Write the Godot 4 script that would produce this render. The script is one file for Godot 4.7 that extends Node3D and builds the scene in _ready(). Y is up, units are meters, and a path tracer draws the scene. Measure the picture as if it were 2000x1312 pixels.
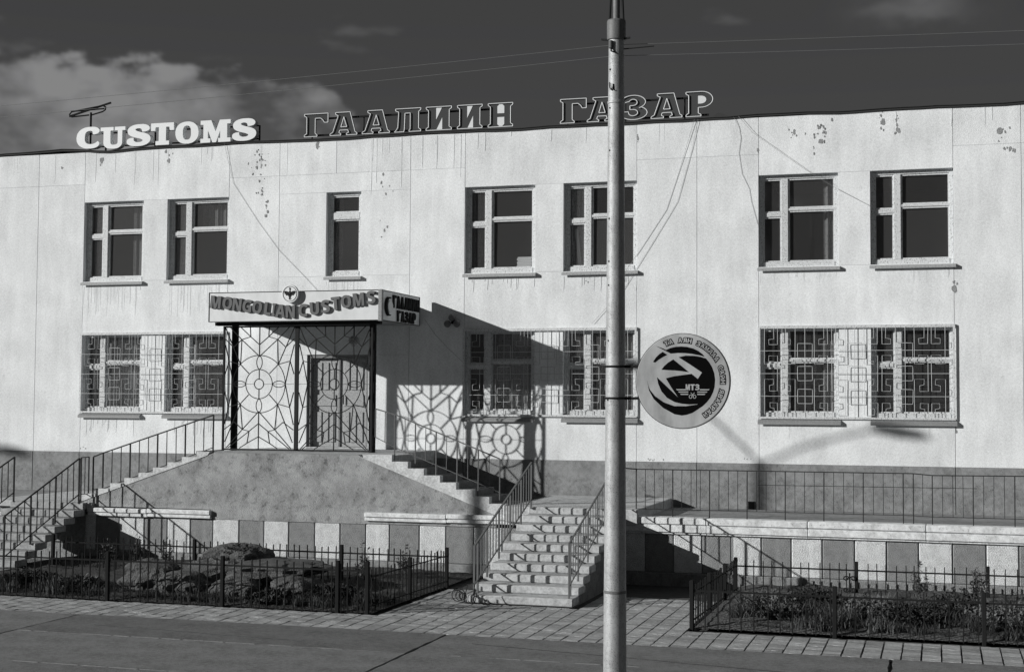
extends Node3D
# Two-storey white panel building with an entrance porch, seen across a forecourt.
# u (x) runs along the facade, y is up (0 = eye height), z comes out of the facade. Ground at -3.05.

const GR := -3.05
const FL := -0.95      # porch floor
const LAND := -1.80    # right landing
const TERR := -1.98    # terrace floor
var M := {}
var unit_box := BoxMesh.new()
var unit_cyl := CylinderMesh.new()
var cache := {}
var used := {}
var rng := RandomNumberGenerator.new()

# ---------------------------------------------------------------- helpers
func numbered(n: String) -> String:
	if not used.has(n):
		used[n] = 0
		return n
	used[n] += 1
	return "%s_%03d" % [n, used[n]]

func thing(called: String, label: String, category: String, at := Vector3.ZERO, group := "") -> Node3D:
	var o := Node3D.new()
	o.name = numbered(called)
	o.position = at
	o.set_meta("label", label)
	o.set_meta("category", category)
	if group != "":
		o.set_meta("group", group)
	add_child(o)
	return o

func node(parent: Node3D, called: String, at := Vector3.ZERO) -> Node3D:
	var o := Node3D.new()
	o.name = called
	o.position = at
	parent.add_child(o, true)
	return o

func part(parent: Node3D, called: String, mesh: Mesh, m: Material, t := Transform3D()) -> MeshInstance3D:
	var o := MeshInstance3D.new()
	o.name = called
	o.mesh = mesh
	o.material_override = m
	o.transform = t
	parent.add_child(o, true)
	return o

# world-space box under a thing whose own transform is a pure shift
func off(parent: Node3D) -> Vector3:
	var p := Vector3.ZERO
	var n: Node = parent
	while n != null and n != self and n is Node3D:
		p += (n as Node3D).position
		n = n.get_parent()
	return p

func box(parent: Node3D, called: String, lo: Vector3, hi: Vector3, m: Material, bevel := 0.0) -> MeshInstance3D:
	var c := (lo + hi) / 2.0 - off(parent)
	var s := (hi - lo).abs()
	if bevel > 0.0:
		return part(parent, called, bevbox(s, bevel), m, Transform3D(Basis(), c))
	return part(parent, called, unit_box, m, Transform3D(Basis.from_scale(s), c))

func frame_of(a: Vector3, b: Vector3) -> Basis:
	var y := (b - a).normalized()
	var h := Vector3(0, 0, 1) if absf(y.z) < 0.9 else Vector3(0, 1, 0)
	var x := y.cross(h).normalized()
	return Basis(x, y, x.cross(y))

func bar(parent: Node3D, called: String, a: Vector3, b: Vector3, w: float, m: Material, d := 0.0) -> MeshInstance3D:
	var f := frame_of(a, b)
	var dd := d if d > 0.0 else w
	var l := a.distance_to(b)
	return part(parent, called, unit_box, m, Transform3D(Basis(f.x * w, f.y * l, f.z * dd), (a + b) / 2.0 - off(parent)))

func rod(parent: Node3D, called: String, a: Vector3, b: Vector3, r: float, m: Material) -> MeshInstance3D:
	var f := frame_of(a, b)
	return part(parent, called, unit_cyl, m, Transform3D(Basis(f.x * r, f.y * a.distance_to(b), f.z * r), (a + b) / 2.0 - off(parent)))

func tri(st: SurfaceTool, a: Vector3, b: Vector3, c: Vector3, n: Vector3) -> void:
	if (b - a).cross(c - a).dot(n) > 0.0:
		var k := b
		b = c
		c = k
	for v in [a, b, c]:
		st.set_normal(n)
		st.add_vertex(v)

func fan(st: SurfaceTool, p: Array, outward: Vector3) -> void:
	var n: Vector3 = (p[1] - p[0]).cross(p[2] - p[0]).normalized()
	if n.dot(outward) < 0.0:
		n = -n
	for i in range(1, p.size() - 1):
		tri(st, p[0], p[i], p[i + 1], n)

func newst() -> SurfaceTool:
	var st := SurfaceTool.new()
	st.begin(Mesh.PRIMITIVE_TRIANGLES)
	return st

func add_box(st: SurfaceTool, lo: Vector3, hi: Vector3) -> void:
	var c := (lo + hi) / 2.0
	for ax in 3:
		for s in [0, 1]:
			var p := []
			for q in [[0, 0], [1, 0], [1, 1], [0, 1]]:
				var v := lo
				v[ax] = hi[ax] if s == 1 else lo[ax]
				v[(ax + 1) % 3] = hi[(ax + 1) % 3] if q[0] == 1 else lo[(ax + 1) % 3]
				v[(ax + 2) % 3] = hi[(ax + 2) % 3] if q[1] == 1 else lo[(ax + 2) % 3]
				p.append(v)
			fan(st, p, (p[0] + p[2]) / 2.0 - c)

func bevbox(s: Vector3, bv: float) -> ArrayMesh:
	var key := "b%.4f_%.4f_%.4f_%.4f" % [s.x, s.y, s.z, bv]
	if cache.has(key):
		return cache[key]
	var h := s / 2.0
	var b := minf(bv, minf(h.x, minf(h.y, h.z)) * 0.9)
	var g := func(sx: float, sy: float, sz: float, keep: int) -> Vector3:
		var v := Vector3(sx * (h.x - b), sy * (h.y - b), sz * (h.z - b))
		v[keep] = [sx * h.x, sy * h.y, sz * h.z][keep]
		return v
	var st := newst()
	for ax in 3:
		for s1 in [-1.0, 1.0]:
			var p := []
			for q in [[-1.0, -1.0], [1.0, -1.0], [1.0, 1.0], [-1.0, 1.0]]:
				var e := Vector3.ZERO
				e[ax] = s1
				e[(ax + 1) % 3] = q[0]
				e[(ax + 2) % 3] = q[1]
				p.append(g.call(e.x, e.y, e.z, ax))
			fan(st, p, (p[0] + p[2]))
	for ax in 3:
		var a1 := (ax + 1) % 3
		var a2 := (ax + 2) % 3
		for q in [[-1.0, -1.0], [1.0, -1.0], [1.0, 1.0], [-1.0, 1.0]]:
			var e1 := Vector3.ZERO
			e1[a1] = q[0]
			e1[a2] = q[1]
			var e2 := e1
			e1[ax] = -1.0
			e2[ax] = 1.0
			fan(st, [g.call(e1.x, e1.y, e1.z, a1), g.call(e2.x, e2.y, e2.z, a1), g.call(e2.x, e2.y, e2.z, a2), g.call(e1.x, e1.y, e1.z, a2)], e1 + e2)
	for sx in [-1.0, 1.0]:
		for sy in [-1.0, 1.0]:
			for sz in [-1.0, 1.0]:
				fan(st, [g.call(sx, sy, sz, 0), g.call(sx, sy, sz, 1), g.call(sx, sy, sz, 2)], Vector3(sx, sy, sz))
	cache[key] = st.commit()
	return cache[key]

# extruded outline in the xy plane
func prism(poly: PackedVector2Array, z0: float, z1: float) -> ArrayMesh:
	var st := newst()
	add_prism(st, poly, z0, z1)
	return st.commit()

func add_prism(st: SurfaceTool, poly: PackedVector2Array, z0: float, z1: float) -> void:
	var idx := Geometry2D.triangulate_polygon(poly)
	for i in range(0, idx.size(), 3):
		var a := poly[idx[i]]
		var b := poly[idx[i + 1]]
		var c := poly[idx[i + 2]]
		tri(st, Vector3(a.x, a.y, z1), Vector3(b.x, b.y, z1), Vector3(c.x, c.y, z1), Vector3(0, 0, 1))
		tri(st, Vector3(a.x, a.y, z0), Vector3(b.x, b.y, z0), Vector3(c.x, c.y, z0), Vector3(0, 0, -1))
	var area := 0.0
	for i in poly.size():
		area += poly[i].cross(poly[(i + 1) % poly.size()])
	var cw := area < 0.0
	for i in poly.size():
		var a := poly[i]
		var b := poly[(i + 1) % poly.size()]
		var d := (b - a).normalized()
		var n := Vector3(d.y, -d.x, 0)
		if not cw:
			n = Vector3(d.y, -d.x, 0)
		else:
			n = Vector3(-d.y, d.x, 0)
		tri(st, Vector3(a.x, a.y, z0), Vector3(b.x, b.y, z0), Vector3(b.x, b.y, z1), n)
		tri(st, Vector3(a.x, a.y, z0), Vector3(b.x, b.y, z1), Vector3(a.x, a.y, z1), n)

func add_tube(st: SurfaceTool, pts: Array, r: float, sides := 6) -> void:
	var rings := []
	for i in pts.size():
		var d: Vector3 = (pts[mini(i + 1, pts.size() - 1)] - pts[maxi(i - 1, 0)]).normalized()
		var h := Vector3(0, 0, 1) if absf(d.z) < 0.9 else Vector3(0, 1, 0)
		var x := d.cross(h).normalized()
		var y := x.cross(d)
		var ring := []
		for k in sides:
			var a := TAU * k / sides
			ring.append([pts[i] + (x * cos(a) + y * sin(a)) * r, x * cos(a) + y * sin(a)])
		rings.append(ring)
	for i in rings.size() - 1:
		for k in sides:
			var k2 := (k + 1) % sides
			var q := [rings[i][k], rings[i + 1][k], rings[i + 1][k2], rings[i][k2]]
			var n: Vector3 = q[0][1] + q[2][1]
			for t in [[0, 1, 2], [0, 2, 3]]:
				var a: Array = q[t[0]]
				var b: Array = q[t[1]]
				var c: Array = q[t[2]]
				if (b[0] - a[0]).cross(c[0] - a[0]).dot(n) > 0.0:
					var w := b
					b = c
					c = w
				for v in [a, b, c]:
					st.set_normal(v[1])
					st.add_vertex(v[0])

func tube(pts: Array, r: float, sides := 6) -> ArrayMesh:
	var st := newst()
	add_tube(st, pts, r, sides)
	return st.commit()

func shift(pts: Array, d: Vector3) -> Array:
	var o := []
	for p in pts:
		o.append(p + d)
	return o

# surface of revolution round y
func lathe(prof: Array, sides := 24) -> ArrayMesh:
	var st := newst()
	for i in prof.size() - 1:
		var a: Vector2 = prof[i]
		var b: Vector2 = prof[i + 1]
		var sl := (b - a).normalized()
		for k in sides:
			var t0 := TAU * k / sides
			var t1 := TAU * (k + 1) / sides
			var d0 := Vector3(cos(t0), 0, sin(t0))
			var d1 := Vector3(cos(t1), 0, sin(t1))
			var n0 := (d0 * sl.y + Vector3(0, -sl.x, 0)).normalized()
			var n1 := (d1 * sl.y + Vector3(0, -sl.x, 0)).normalized()
			var p := [d0 * a.x + Vector3(0, a.y, 0), d1 * a.x + Vector3(0, a.y, 0), d1 * b.x + Vector3(0, b.y, 0), d0 * b.x + Vector3(0, b.y, 0)]
			var ns := [n0, n1, n1, n0]
			for t in [[0, 1, 2], [0, 2, 3]]:
				for q in t:
					st.set_normal(ns[q])
					st.add_vertex(p[q])
	return st.commit()

func poly_of(flat: Array, sc: float, o: Vector2) -> PackedVector2Array:
	var r := PackedVector2Array()
	for i in range(0, flat.size(), 2):
		r.append(Vector2((flat[i] - o.x) * sc, -(flat[i + 1] - o.y) * sc))
	return r

# ---------------------------------------------------------------- materials
func noise_bytes(w: int, h: int, sx: float, seed_: int, oct := 4, sy := 1.0) -> PackedByteArray:
	# seamless noise with sx features across; sy < 1 stretches it upwards
	var n := FastNoiseLite.new()
	n.noise_type = FastNoiseLite.TYPE_SIMPLEX_SMOOTH
	n.seed = seed_
	n.fractal_type = FastNoiseLite.FRACTAL_FBM
	n.fractal_octaves = oct
	n.frequency = sx / w
	var hh := maxi(16, int(h * sy))
	var im: Image = n.get_seamless_image(w, hh, false, false, 0.15, true)
	if hh != h:
		im.resize(w, h, Image.INTERPOLATE_CUBIC)
	im.convert(Image.FORMAT_L8)
	return im.get_data()

# layers: [features across, stretch, strength, seed, threshold (0 = none)]
func tex(size: int, layers: Array, grain: float, seed_: int) -> ImageTexture:
	var data := []
	for l in layers:
		data.append(noise_bytes(size, size, l[0], l[3], 4, l[1]))
	var r := RandomNumberGenerator.new()
	r.seed = seed_
	var out := PackedByteArray()
	out.resize(size * size)
	var lut := PackedByteArray()
	lut.resize(1025)
	for i in 1025:
		lut[i] = int(clampf(Color(i / 1024.0, 0, 0).linear_to_srgb().r, 0, 1) * 255.0)
	var nl := layers.size()
	for i in size * size:
		var f := 0.8
		for k in nl:
			var l: Array = layers[k]
			var v: float = data[k][i] / 255.0 - 0.5
			if l[4] > 0.0:
				f -= clampf((v - l[4]) * 9.0, 0.0, 1.0) * l[2]
			else:
				f += v * l[2]
		f += (r.randf() + r.randf() - 1.0) * grain
		out[i] = lut[int(clampf(f, 0.02, 1.0) * 1024.0)]
	var im := Image.create_from_data(size, size, false, Image.FORMAT_L8, out)
	im.generate_mipmaps()
	return ImageTexture.create_from_image(im)

func bump(size: int, feat: float, seed_: int, depth: float, grain := 0.0) -> ImageTexture:
	var n := FastNoiseLite.new()
	n.noise_type = FastNoiseLite.TYPE_SIMPLEX_SMOOTH
	n.seed = seed_
	n.fractal_octaves = 4
	n.frequency = feat / size
	var im: Image = n.get_seamless_image(size, size, false, false, 0.15, true)
	im.convert(Image.FORMAT_RGBA8)
	im.bump_map_to_normal_map(depth)
	return ImageTexture.create_from_image(im)

func mat(base: float, rough := 0.85, t: Texture2D = null, tile := 2.0, nrm: Texture2D = null, nscale := 1.0, metal := 0.0) -> StandardMaterial3D:
	var m := StandardMaterial3D.new()
	var b := base / (0.8 if t else 1.0)
	m.albedo_color = Color(b * 0.972, b, b * 1.016).linear_to_srgb()
	m.roughness = rough
	m.metallic = metal
	if t or nrm:
		m.uv1_triplanar = true
		m.uv1_world_triplanar = true
		m.uv1_scale = Vector3.ONE / tile
		m.uv1_triplanar_sharpness = 8.0
	if t:
		m.albedo_texture = t
	if nrm:
		m.normal_enabled = true
		m.normal_texture = nrm
		m.normal_scale = nscale
	return m

func dull(base: float) -> StandardMaterial3D:
	var m := mat(base, 0.9)
	m.metallic_specular = 0.12
	return m

func materials() -> void:
	var wall_t := tex(1024, [[5.0, 1.0, 0.16, 3, 0.0], [30.0, 0.13, 0.09, 5, 0.0], [110.0, 1.0, 0.13, 7, 0.0], [14.0, 0.5, 0.10, 8, 0.0], [24.0, 0.5, 0.10, 9, 0.33]], 0.17, 11)
	var conc_t := tex(512, [[4.0, 1.0, 0.35, 21, 0.0], [18.0, 1.0, 0.40, 22, 0.0], [40.0, 1.0, 0.3, 23, 0.17]], 0.14, 24)
	var stain_t := tex(512, [[3.0, 1.0, 0.40, 31, 0.0], [9.0, 1.0, 0.40, 32, 0.0], [40.0, 1.0, 0.25, 35, 0.0], [16.0, 1.0, 0.25, 33, 0.16]], 0.16, 34)
	var grit_t := tex(512, [[6.0, 1.0, 0.2, 41, 0.0], [70.0, 1.0, 0.8, 42, 0.0], [120.0, 1.0, 0.5, 43, 0.12]], 0.2, 44)
	var asph_t := tex(512, [[3.0, 1.0, 0.35, 51, 0.0], [16.0, 1.0, 0.4, 52, 0.0], [64.0, 1.0, 0.6, 53, 0.0]], 0.2, 54)
	var worn_t := tex(512, [[10.0, 1.0, 0.18, 61, 0.0], [40.0, 0.4, 0.5, 62, 0.16]], 0.08, 64)
	var pole_t := tex(512, [[5.0, 0.3, 0.3, 71, 0.0], [18.0, 0.6, 0.3, 73, 0.0], [50.0, 1.0, 0.5, 72, 0.15]], 0.14, 74)
	var soil_t := tex(512, [[8.0, 1.0, 0.5, 81, 0.0], [60.0, 1.0, 0.6, 82, 0.0]], 0.2, 84)
	var grit_n := bump(512, 70.0, 91, 7.0)
	var fine_n := bump(512, 110.0, 92, 3.0)
	var conc2_t := tex(512, [[3.0, 1.0, 0.12, 25, 0.0], [12.0, 0.4, 0.12, 26, 0.0]], 0.05, 27)
	var wall_n := bump(1024, 300.0, 94, 2.0)
	var rock_n := bump(512, 24.0, 93, 8.0)
	M.wall = mat(0.755, 0.9, wall_t, 7.0, wall_n, 0.25)
	M.wall2 = mat(0.735, 0.9, wall_t, 7.3, wall_n, 0.25)
	M.wall3 = mat(0.77, 0.9, wall_t, 6.7, wall_n, 0.25)
	M.seam = mat(0.30, 0.95)
	M.streak = mat(0.715, 0.9, wall_t, 7.0)
	M.streak2 = mat(0.69, 0.9, wall_t, 7.0)
	M.step_shaded = mat(0.16, 0.95, conc_t, 1.3, fine_n, 0.8)  # the step concrete, darkened for the shade on the right porch flight
	M.plinth = mat(0.235, 0.95, conc_t, 2.3, fine_n, 0.7)
	M.porch = mat(0.31, 0.95, stain_t, 2.6, fine_n, 0.8)
	M.lime = mat(0.64, 0.95, conc_t, 1.1, fine_n, 0.9)
	M.step = mat(0.47, 0.95, conc_t, 1.3, fine_n, 0.4)
	M.step2 = mat(0.34, 0.95, conc_t, 1.3, fine_n, 0.5)  # step concrete darkened in place of the shadows across the left-edge stairs
	M.coping = mat(0.72, 0.95, conc_t, 1.9, fine_n, 0.7)
	M.stripe_w = mat(0.76, 0.95, grit_t, 1.3, grit_n, 0.8)
	M.stripe_g = mat(0.32, 0.95, grit_t, 1.2, grit_n, 1.2)
	M.foot = mat(0.26, 0.95, conc_t, 1.5, grit_n, 0.8)
	M.asphalt = mat(0.172, 0.95, asph_t, 1.7, fine_n, 0.8)
	M.asphalt2 = mat(0.145, 0.95, asph_t, 1.9, fine_n, 0.8)
	M.asphalt3 = mat(0.19, 0.95, asph_t, 1.5, fine_n, 0.8)
	M.pale = mat(0.19, 0.95, conc_t, 0.7)
	M.paver = [mat(0.37, 0.95, asph_t, 1.1, fine_n, 1.0), mat(0.29, 0.95, asph_t, 1.3, fine_n, 1.0), mat(0.43, 0.95, asph_t, 0.9, fine_n, 1.0)]
	M.dirt = mat(0.07, 1.0, soil_t, 1.4, grit_n, 1.0)
	M.soil = mat(0.035, 1.0, soil_t, 1.2, rock_n, 1.5)
	M.soil2 = mat(0.085, 1.0, soil_t, 1.2, rock_n, 1.2)
	M.rock = mat(0.10, 0.95, stain_t, 0.8, rock_n, 2.2)
	M.tar = mat(0.03, 0.8)
	M.tar_edge = mat(0.028, 0.9)
	M.paint = mat(0.62, 0.6, worn_t, 0.9)
	M.paint2 = mat(0.58, 0.6, worn_t, 0.7)
	M.sill = mat(0.38, 0.7, worn_t, 0.6)
	M.zinc = mat(0.27, 0.5, worn_t, 0.6)
	M.iron = dull(0.020)
	M.iron2 = dull(0.03)
	M.gate = dull(0.034)
	M.rail = dull(0.14)
	M.rail_d = dull(0.04)
	M.white_rod = mat(0.50, 0.6)
	M.sign_w = mat(0.68, 0.6, conc2_t, 2.2)
	M.sign_side = mat(0.80, 0.6)
	M.letter_w = mat(0.74, 0.5)
	M.letter_g = mat(0.15, 0.9)
	M.letter_d = dull(0.035)
	M.face_g = dull(0.070)
	M.neon = mat(0.70, 0.4)
	M.black = dull(0.008)
	M.disc = mat(0.34, 0.7, tex(512, [[3.0, 1.0, 0.3, 65, 0.0], [10.0, 0.3, 0.3, 66, 0.0]], 0.08, 67), 1.4)
	M.disc_print = dull(0.004)
	M.pole = mat(0.37, 0.6, pole_t, 0.9, fine_n, 0.35, 0.35)
	M.collar = mat(0.13, 0.6, pole_t, 0.5)
	M.wire = mat(0.16, 0.5)
	M.cable = mat(0.26, 0.8)
	M.door = mat(0.34, 0.6, worn_t, 0.8)
	M.door_d = mat(0.20, 0.7, worn_t, 0.8)
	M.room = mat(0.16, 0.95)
	M.curtain = mat(0.34, 0.95, worn_t, 1.0)
	M.curtain_d = mat(0.16, 0.95, worn_t, 1.0)
	M.globe = mat(0.30, 0.35)
	M.paper = mat(0.6, 0.9)
	M.peel = mat(0.27, 0.95, conc_t, 0.5)
	M.leaf = mat(0.075, 0.8)
	M.leaf.backlight_enabled = true
	M.leaf.backlight = Color(0.08, 0.08, 0.08)
	M.grass = [dull(0.06), dull(0.13), dull(0.04)]
	M.stem = mat(0.10, 0.9)
	M.straw = dull(0.24)
	for k in 5:
		# reflected sky painted into the panes as a grey veil, some stronger
		var g := StandardMaterial3D.new()
		g.albedo_color = Color(0.5, 0.5, 0.5, [0.07, 0.10, 0.135, 0.175, 0.22][k])
		g.transparency = BaseMaterial3D.TRANSPARENCY_ALPHA
		g.roughness = 0.03
		M["glass%d" % k] = g

# ---------------------------------------------------------------- sky
func sky_image() -> ImageTexture:
	var w := 4096
	var h := 2048
	var n := FastNoiseLite.new()
	n.seed = 4
	n.fractal_octaves = 6
	n.frequency = 1.0
	var n2 := FastNoiseLite.new()
	n2.seed = 9
	n2.fractal_octaves = 5
	n2.frequency = 1.0
	var data := PackedByteArray()
	var lut := PackedByteArray()
	lut.resize(1025)
	for i in 1025:
		lut[i] = int(clampf(Color(i / 1024.0, 0, 0).linear_to_srgb().r, 0, 1) * 255.0 + 0.5)
	var rows := []
	var low_row := PackedByteArray()
	low_row.resize(w * 3)
	low_row.fill(70)
	for y in h:
		var el := 90.0 - (y + 0.5) / h * 180.0
		if el < -1.0:
			rows.append(low_row)
			continue
		var e := deg_to_rad(el)
		var sy := sin(e)
		var cy := cos(e)
		var base := 0.046 + 0.022 * exp(-maxf(el, 0.0) / 7.0) + 0.006 * exp(-maxf(el - 12.0, 0.0) / 6.0)
		data = PackedByteArray()
		data.resize(w * 3)
		if el > 30.0:
			data.fill(lut[int(base * 1024.0)])
			rows.append(data)
			continue
		for x in w:
			var a := (x + 0.5) / w * TAU
			var az := rad_to_deg(a)
			if az > 180.0:
				az -= 360.0
			var c := base
			if el < 30.0:
				var d := Vector3(sin(a) * cy, sy, -cos(a) * cy)
				# height of the top of the cloud bank round the horizon
				var far := clampf((absf(az + 30.0) - 26.0) / 20.0, 0.0, 1.0)
				var wild := 9.0 + 13.0 * n2.get_noise_2d(3.0 * cos(a), 3.0 * sin(a) + 40.0)
				var here := 12.9 if az < -25.0 else 12.9 - pow((az + 25.0) * 0.72, 2.0)
				here = maxf(here, 0.0)
				var top := lerpf(here, wild, far)
				var f := n.get_noise_3d(d.x * 8.0, d.y * 22.0, d.z * 8.0)
				var f2 := n2.get_noise_3d(d.x * 5.0, d.y * 14.0, d.z * 5.0)
				var q := n.get_noise_3d(d.x * 34.0, d.y * 60.0, d.z * 34.0)
				var m := smoothstep(-0.15, 0.42, top - el + f * 0.8 + q * 0.9)
				if m > 0.0:
					var lit := 0.140 + 0.15 * f2 + 0.13 * f + 0.085 * q - 0.010 * clampf(top - el - 0.6, 0.0, 3.0)
					c = lerpf(c, clampf(lit, 0.075, 0.24), m * 0.95)
				var wisp := smoothstep(0.34, 0.62, n2.get_noise_3d(d.x * 7.0 + 8.2, d.y * 22.0, d.z * 7.0))
				c += wisp * 0.04 * smoothstep(6.0, 14.0, el) * smoothstep(30.0, 22.0, el)
				# the small cloud high on the right
				var pu := (az + 0.6 + f * 1.5) / 1.9
				var pv := (el - 15.2 + q * 0.5) / 0.55
				c += 0.055 * exp(-(pu * pu + pv * pv) * 1.2)
			var k := x * 3
			data[k] = lut[int(clampf(c * 1.0, 0.0, 1.0) * 1024.0)]
			data[k + 1] = lut[int(clampf(c * 1.0, 0.0, 1.0) * 1024.0)]
			data[k + 2] = lut[int(clampf(c * 1.01, 0.0, 1.0) * 1024.0)]
		rows.append(data)
	data = PackedByteArray()
	for q in rows:
		data.append_array(q)
	return ImageTexture.create_from_image(Image.create_from_data(w, h, false, Image.FORMAT_RGB8, data))

# ---------------------------------------------------------------- lettering
func font_of(serif: bool) -> SystemFont:
	var f := SystemFont.new()
	f.font_names = PackedStringArray(["Droid Serif" if serif else "Droid Sans"])
	f.font_weight = 700
	return f

func glyph(ch: String, serif: bool, depth: float, step := 0.5) -> TextMesh:
	var key := "t%s%s%.3f" % [ch, serif, depth]
	if cache.has(key):
		return cache[key]
	var t := TextMesh.new()
	t.font = font_of(serif)
	t.text = ch
	t.font_size = 64
	t.pixel_size = 0.01
	t.curve_step = step
	t.depth = depth
	cache[key] = t
	return t

# the outline of a glyph as [a, b] pairs, normalised to 0..1
func outline_of(ch: String, serif: bool) -> Array:
	var key := "o%s%s" % [ch, serif]
	if cache.has(key):
		return cache[key]
	var t := glyph(ch, serif, 0.05)
	var arr := t.get_mesh_arrays()
	var v: PackedVector3Array = arr[Mesh.ARRAY_VERTEX]
	var ix: PackedInt32Array = arr[Mesh.ARRAY_INDEX]
	var ab := t.get_aabb()
	var zmax := ab.end.z
	var cnt := {}
	var n := ix.size() if ix.size() > 0 else v.size()
	for i in range(0, n, 3):
		var p := []
		for k in 3:
			p.append(v[ix[i + k]] if ix.size() > 0 else v[i + k])
		if p[0].z < zmax - 0.001 or p[1].z < zmax - 0.001 or p[2].z < zmax - 0.001:
			continue
		for k in 3:
			var a: Vector3 = p[k]
			var b: Vector3 = p[(k + 1) % 3]
			var ka := "%.4f,%.4f" % [a.x, a.y]
			var kb := "%.4f,%.4f" % [b.x, b.y]
			var kk := ka + "|" + kb if ka < kb else kb + "|" + ka
			if cnt.has(kk):
				cnt[kk][0] += 1
			else:
				cnt[kk] = [1, a, b]
	var out := []
	for k in cnt:
		if cnt[k][0] == 1:
			var a: Vector3 = cnt[k][1]
			var b: Vector3 = cnt[k][2]
			out.append([Vector2((a.x - ab.position.x) / ab.size.x, (a.y - ab.position.y) / ab.size.y), Vector2((b.x - ab.position.x) / ab.size.x, (b.y - ab.position.y) / ab.size.y)])
	cache[key] = out
	return out

func loops_of(ch: String, serif: bool) -> Array:
	var key := "l%s%s" % [ch, serif]
	if cache.has(key):
		return cache[key]
	var nxt := {}
	for e in outline_of(ch, serif):
		for k in 2:
			var ks := "%.4f,%.4f" % [e[k].x, e[k].y]
			if not nxt.has(ks):
				nxt[ks] = []
			nxt[ks].append(e[1 - k])
	var out := []
	var done := {}
	for e in outline_of(ch, serif):
		var ks := "%.4f,%.4f" % [e[0].x, e[0].y]
		if done.has(ks):
			continue
		var lp := PackedVector2Array()
		var p: Vector2 = e[0]
		while true:
			var kp := "%.4f,%.4f" % [p.x, p.y]
			if done.has(kp):
				break
			done[kp] = true
			lp.append(p)
			var go := false
			for q in nxt[kp]:
				if not done.has("%.4f,%.4f" % [q.x, q.y]):
					p = q
					go = true
					break
			if not go:
				break
		if lp.size() > 2:
			out.append(lp)
	cache[key] = out
	return out

func area_of(p: PackedVector2Array) -> float:
	var a := 0.0
	for i in p.size():
		a += p[i].cross(p[(i + 1) % p.size()])
	return a / 2.0

# a glyph of the given size, its strokes fattened by grow, as one solid
func bold_mesh(ch: String, serif: bool, size: Vector2, grow: float, z0: float, z1: float) -> ArrayMesh:
	var key := "m%s%s%.4f_%.4f_%.4f_%.4f" % [ch, serif, size.x, size.y, grow, z1]
	if cache.has(key):
		return cache[key]
	var outers := []
	var holes := []
	var sc := size - Vector2(grow, grow) * 2.0
	var lps := []
	for lp in loops_of(ch, serif):
		var q := PackedVector2Array()
		for p in lp:
			q.append((p - Vector2(0.5, 0.5)) * sc)
		if area_of(q) < 0.0:
			q.reverse()
		lps.append(q)
	for i in lps.size():
		var inside := false
		for k in lps.size():
			if k != i and absf(area_of(lps[k])) > absf(area_of(lps[i])) and Geometry2D.is_point_in_polygon(lps[i][0], lps[k]):
				inside = true
		var o: Array = [lps[i]]
		if grow > 0.0:
			o = Geometry2D.offset_polygon(lps[i], -grow if inside else grow, Geometry2D.JOIN_MITER)
		for q in o:
			if absf(area_of(q)) < 1e-6:
				continue
			if area_of(q) < 0.0:
				q.reverse()
			if inside:
				holes.append(q)
			else:
				outers.append(q)
	var st := newst()
	for op in outers:
		var poly: PackedVector2Array = op
		for h in holes:
			if not Geometry2D.is_point_in_polygon(h[0], op):
				continue
			var bi := 0
			var bj := 0
			var best := 1e9
			for i in poly.size():
				for j in h.size():
					var d: float = poly[i].distance_squared_to(h[j])
					if d < best:
						best = d
						bi = i
						bj = j
			var mer := PackedVector2Array()
			var e: Vector2 = (h[bj] - poly[bi]).orthogonal().normalized() * 0.0002
			for i in bi + 1:
				mer.append(poly[i])
			for j in h.size():
				mer.append(h[(bj - j + h.size()) % h.size()])
			mer.append(h[bj] - e)
			mer.append(poly[bi] - e)
			for i in range(bi + 1, poly.size()):
				mer.append(poly[i])
			if Geometry2D.triangulate_polygon(mer).size() == 0:
				mer[mer.find(h[bj] - e)] = h[bj] + e
				mer[mer.find(poly[bi] - e)] = poly[bi] + e
			poly = mer
		if Geometry2D.triangulate_polygon(poly).size() == 0:
			print("letter without face: ", ch)
		add_prism(st, poly, z0, z1)
	cache[key] = st.commit()
	return cache[key]

# ---------------------------------------------------------------- railings and fences
# a railing between two polylines (top and bottom), upright bars between them
func railing(called: String, label: String, top: Array, bot: Array, foot: Array, spacing: float, every: int, m: Material, w := 0.018) -> Node3D:
	var base: Vector3 = foot[0]
	var t := thing(called, label, "railing", base, "railings of the stairs and terrace")
	for i in top.size() - 1:
		var a: Vector3 = top[i]
		var b: Vector3 = top[i + 1]
		var c: Vector3 = bot[i]
		var d: Vector3 = bot[i + 1]
		var e: Vector3 = foot[i]
		var f: Vector3 = foot[i + 1]
		bar(t, "handrail", a, b, w * 1.5, m, w * 1.1)
		bar(t, "lower_rail", c, d, w * 0.9, m)
		var n := maxi(1, int(round(Vector2(b.x - a.x, b.z - a.z).length() / spacing)))
		for k in n + 1:
			if k == 0 and i > 0:
				continue
			var q := float(k) / n
			var post: bool = k % every == 0 or k == n
			var p1 := a.lerp(b, q)
			var p0 := (e.lerp(f, q) if post else c.lerp(d, q))
			p0.x += rng.randf_range(-0.004, 0.004)
			bar(t, "post" if post else "baluster", p1, p0, w * (1.45 if post else 0.8), m)
	return t

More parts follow.
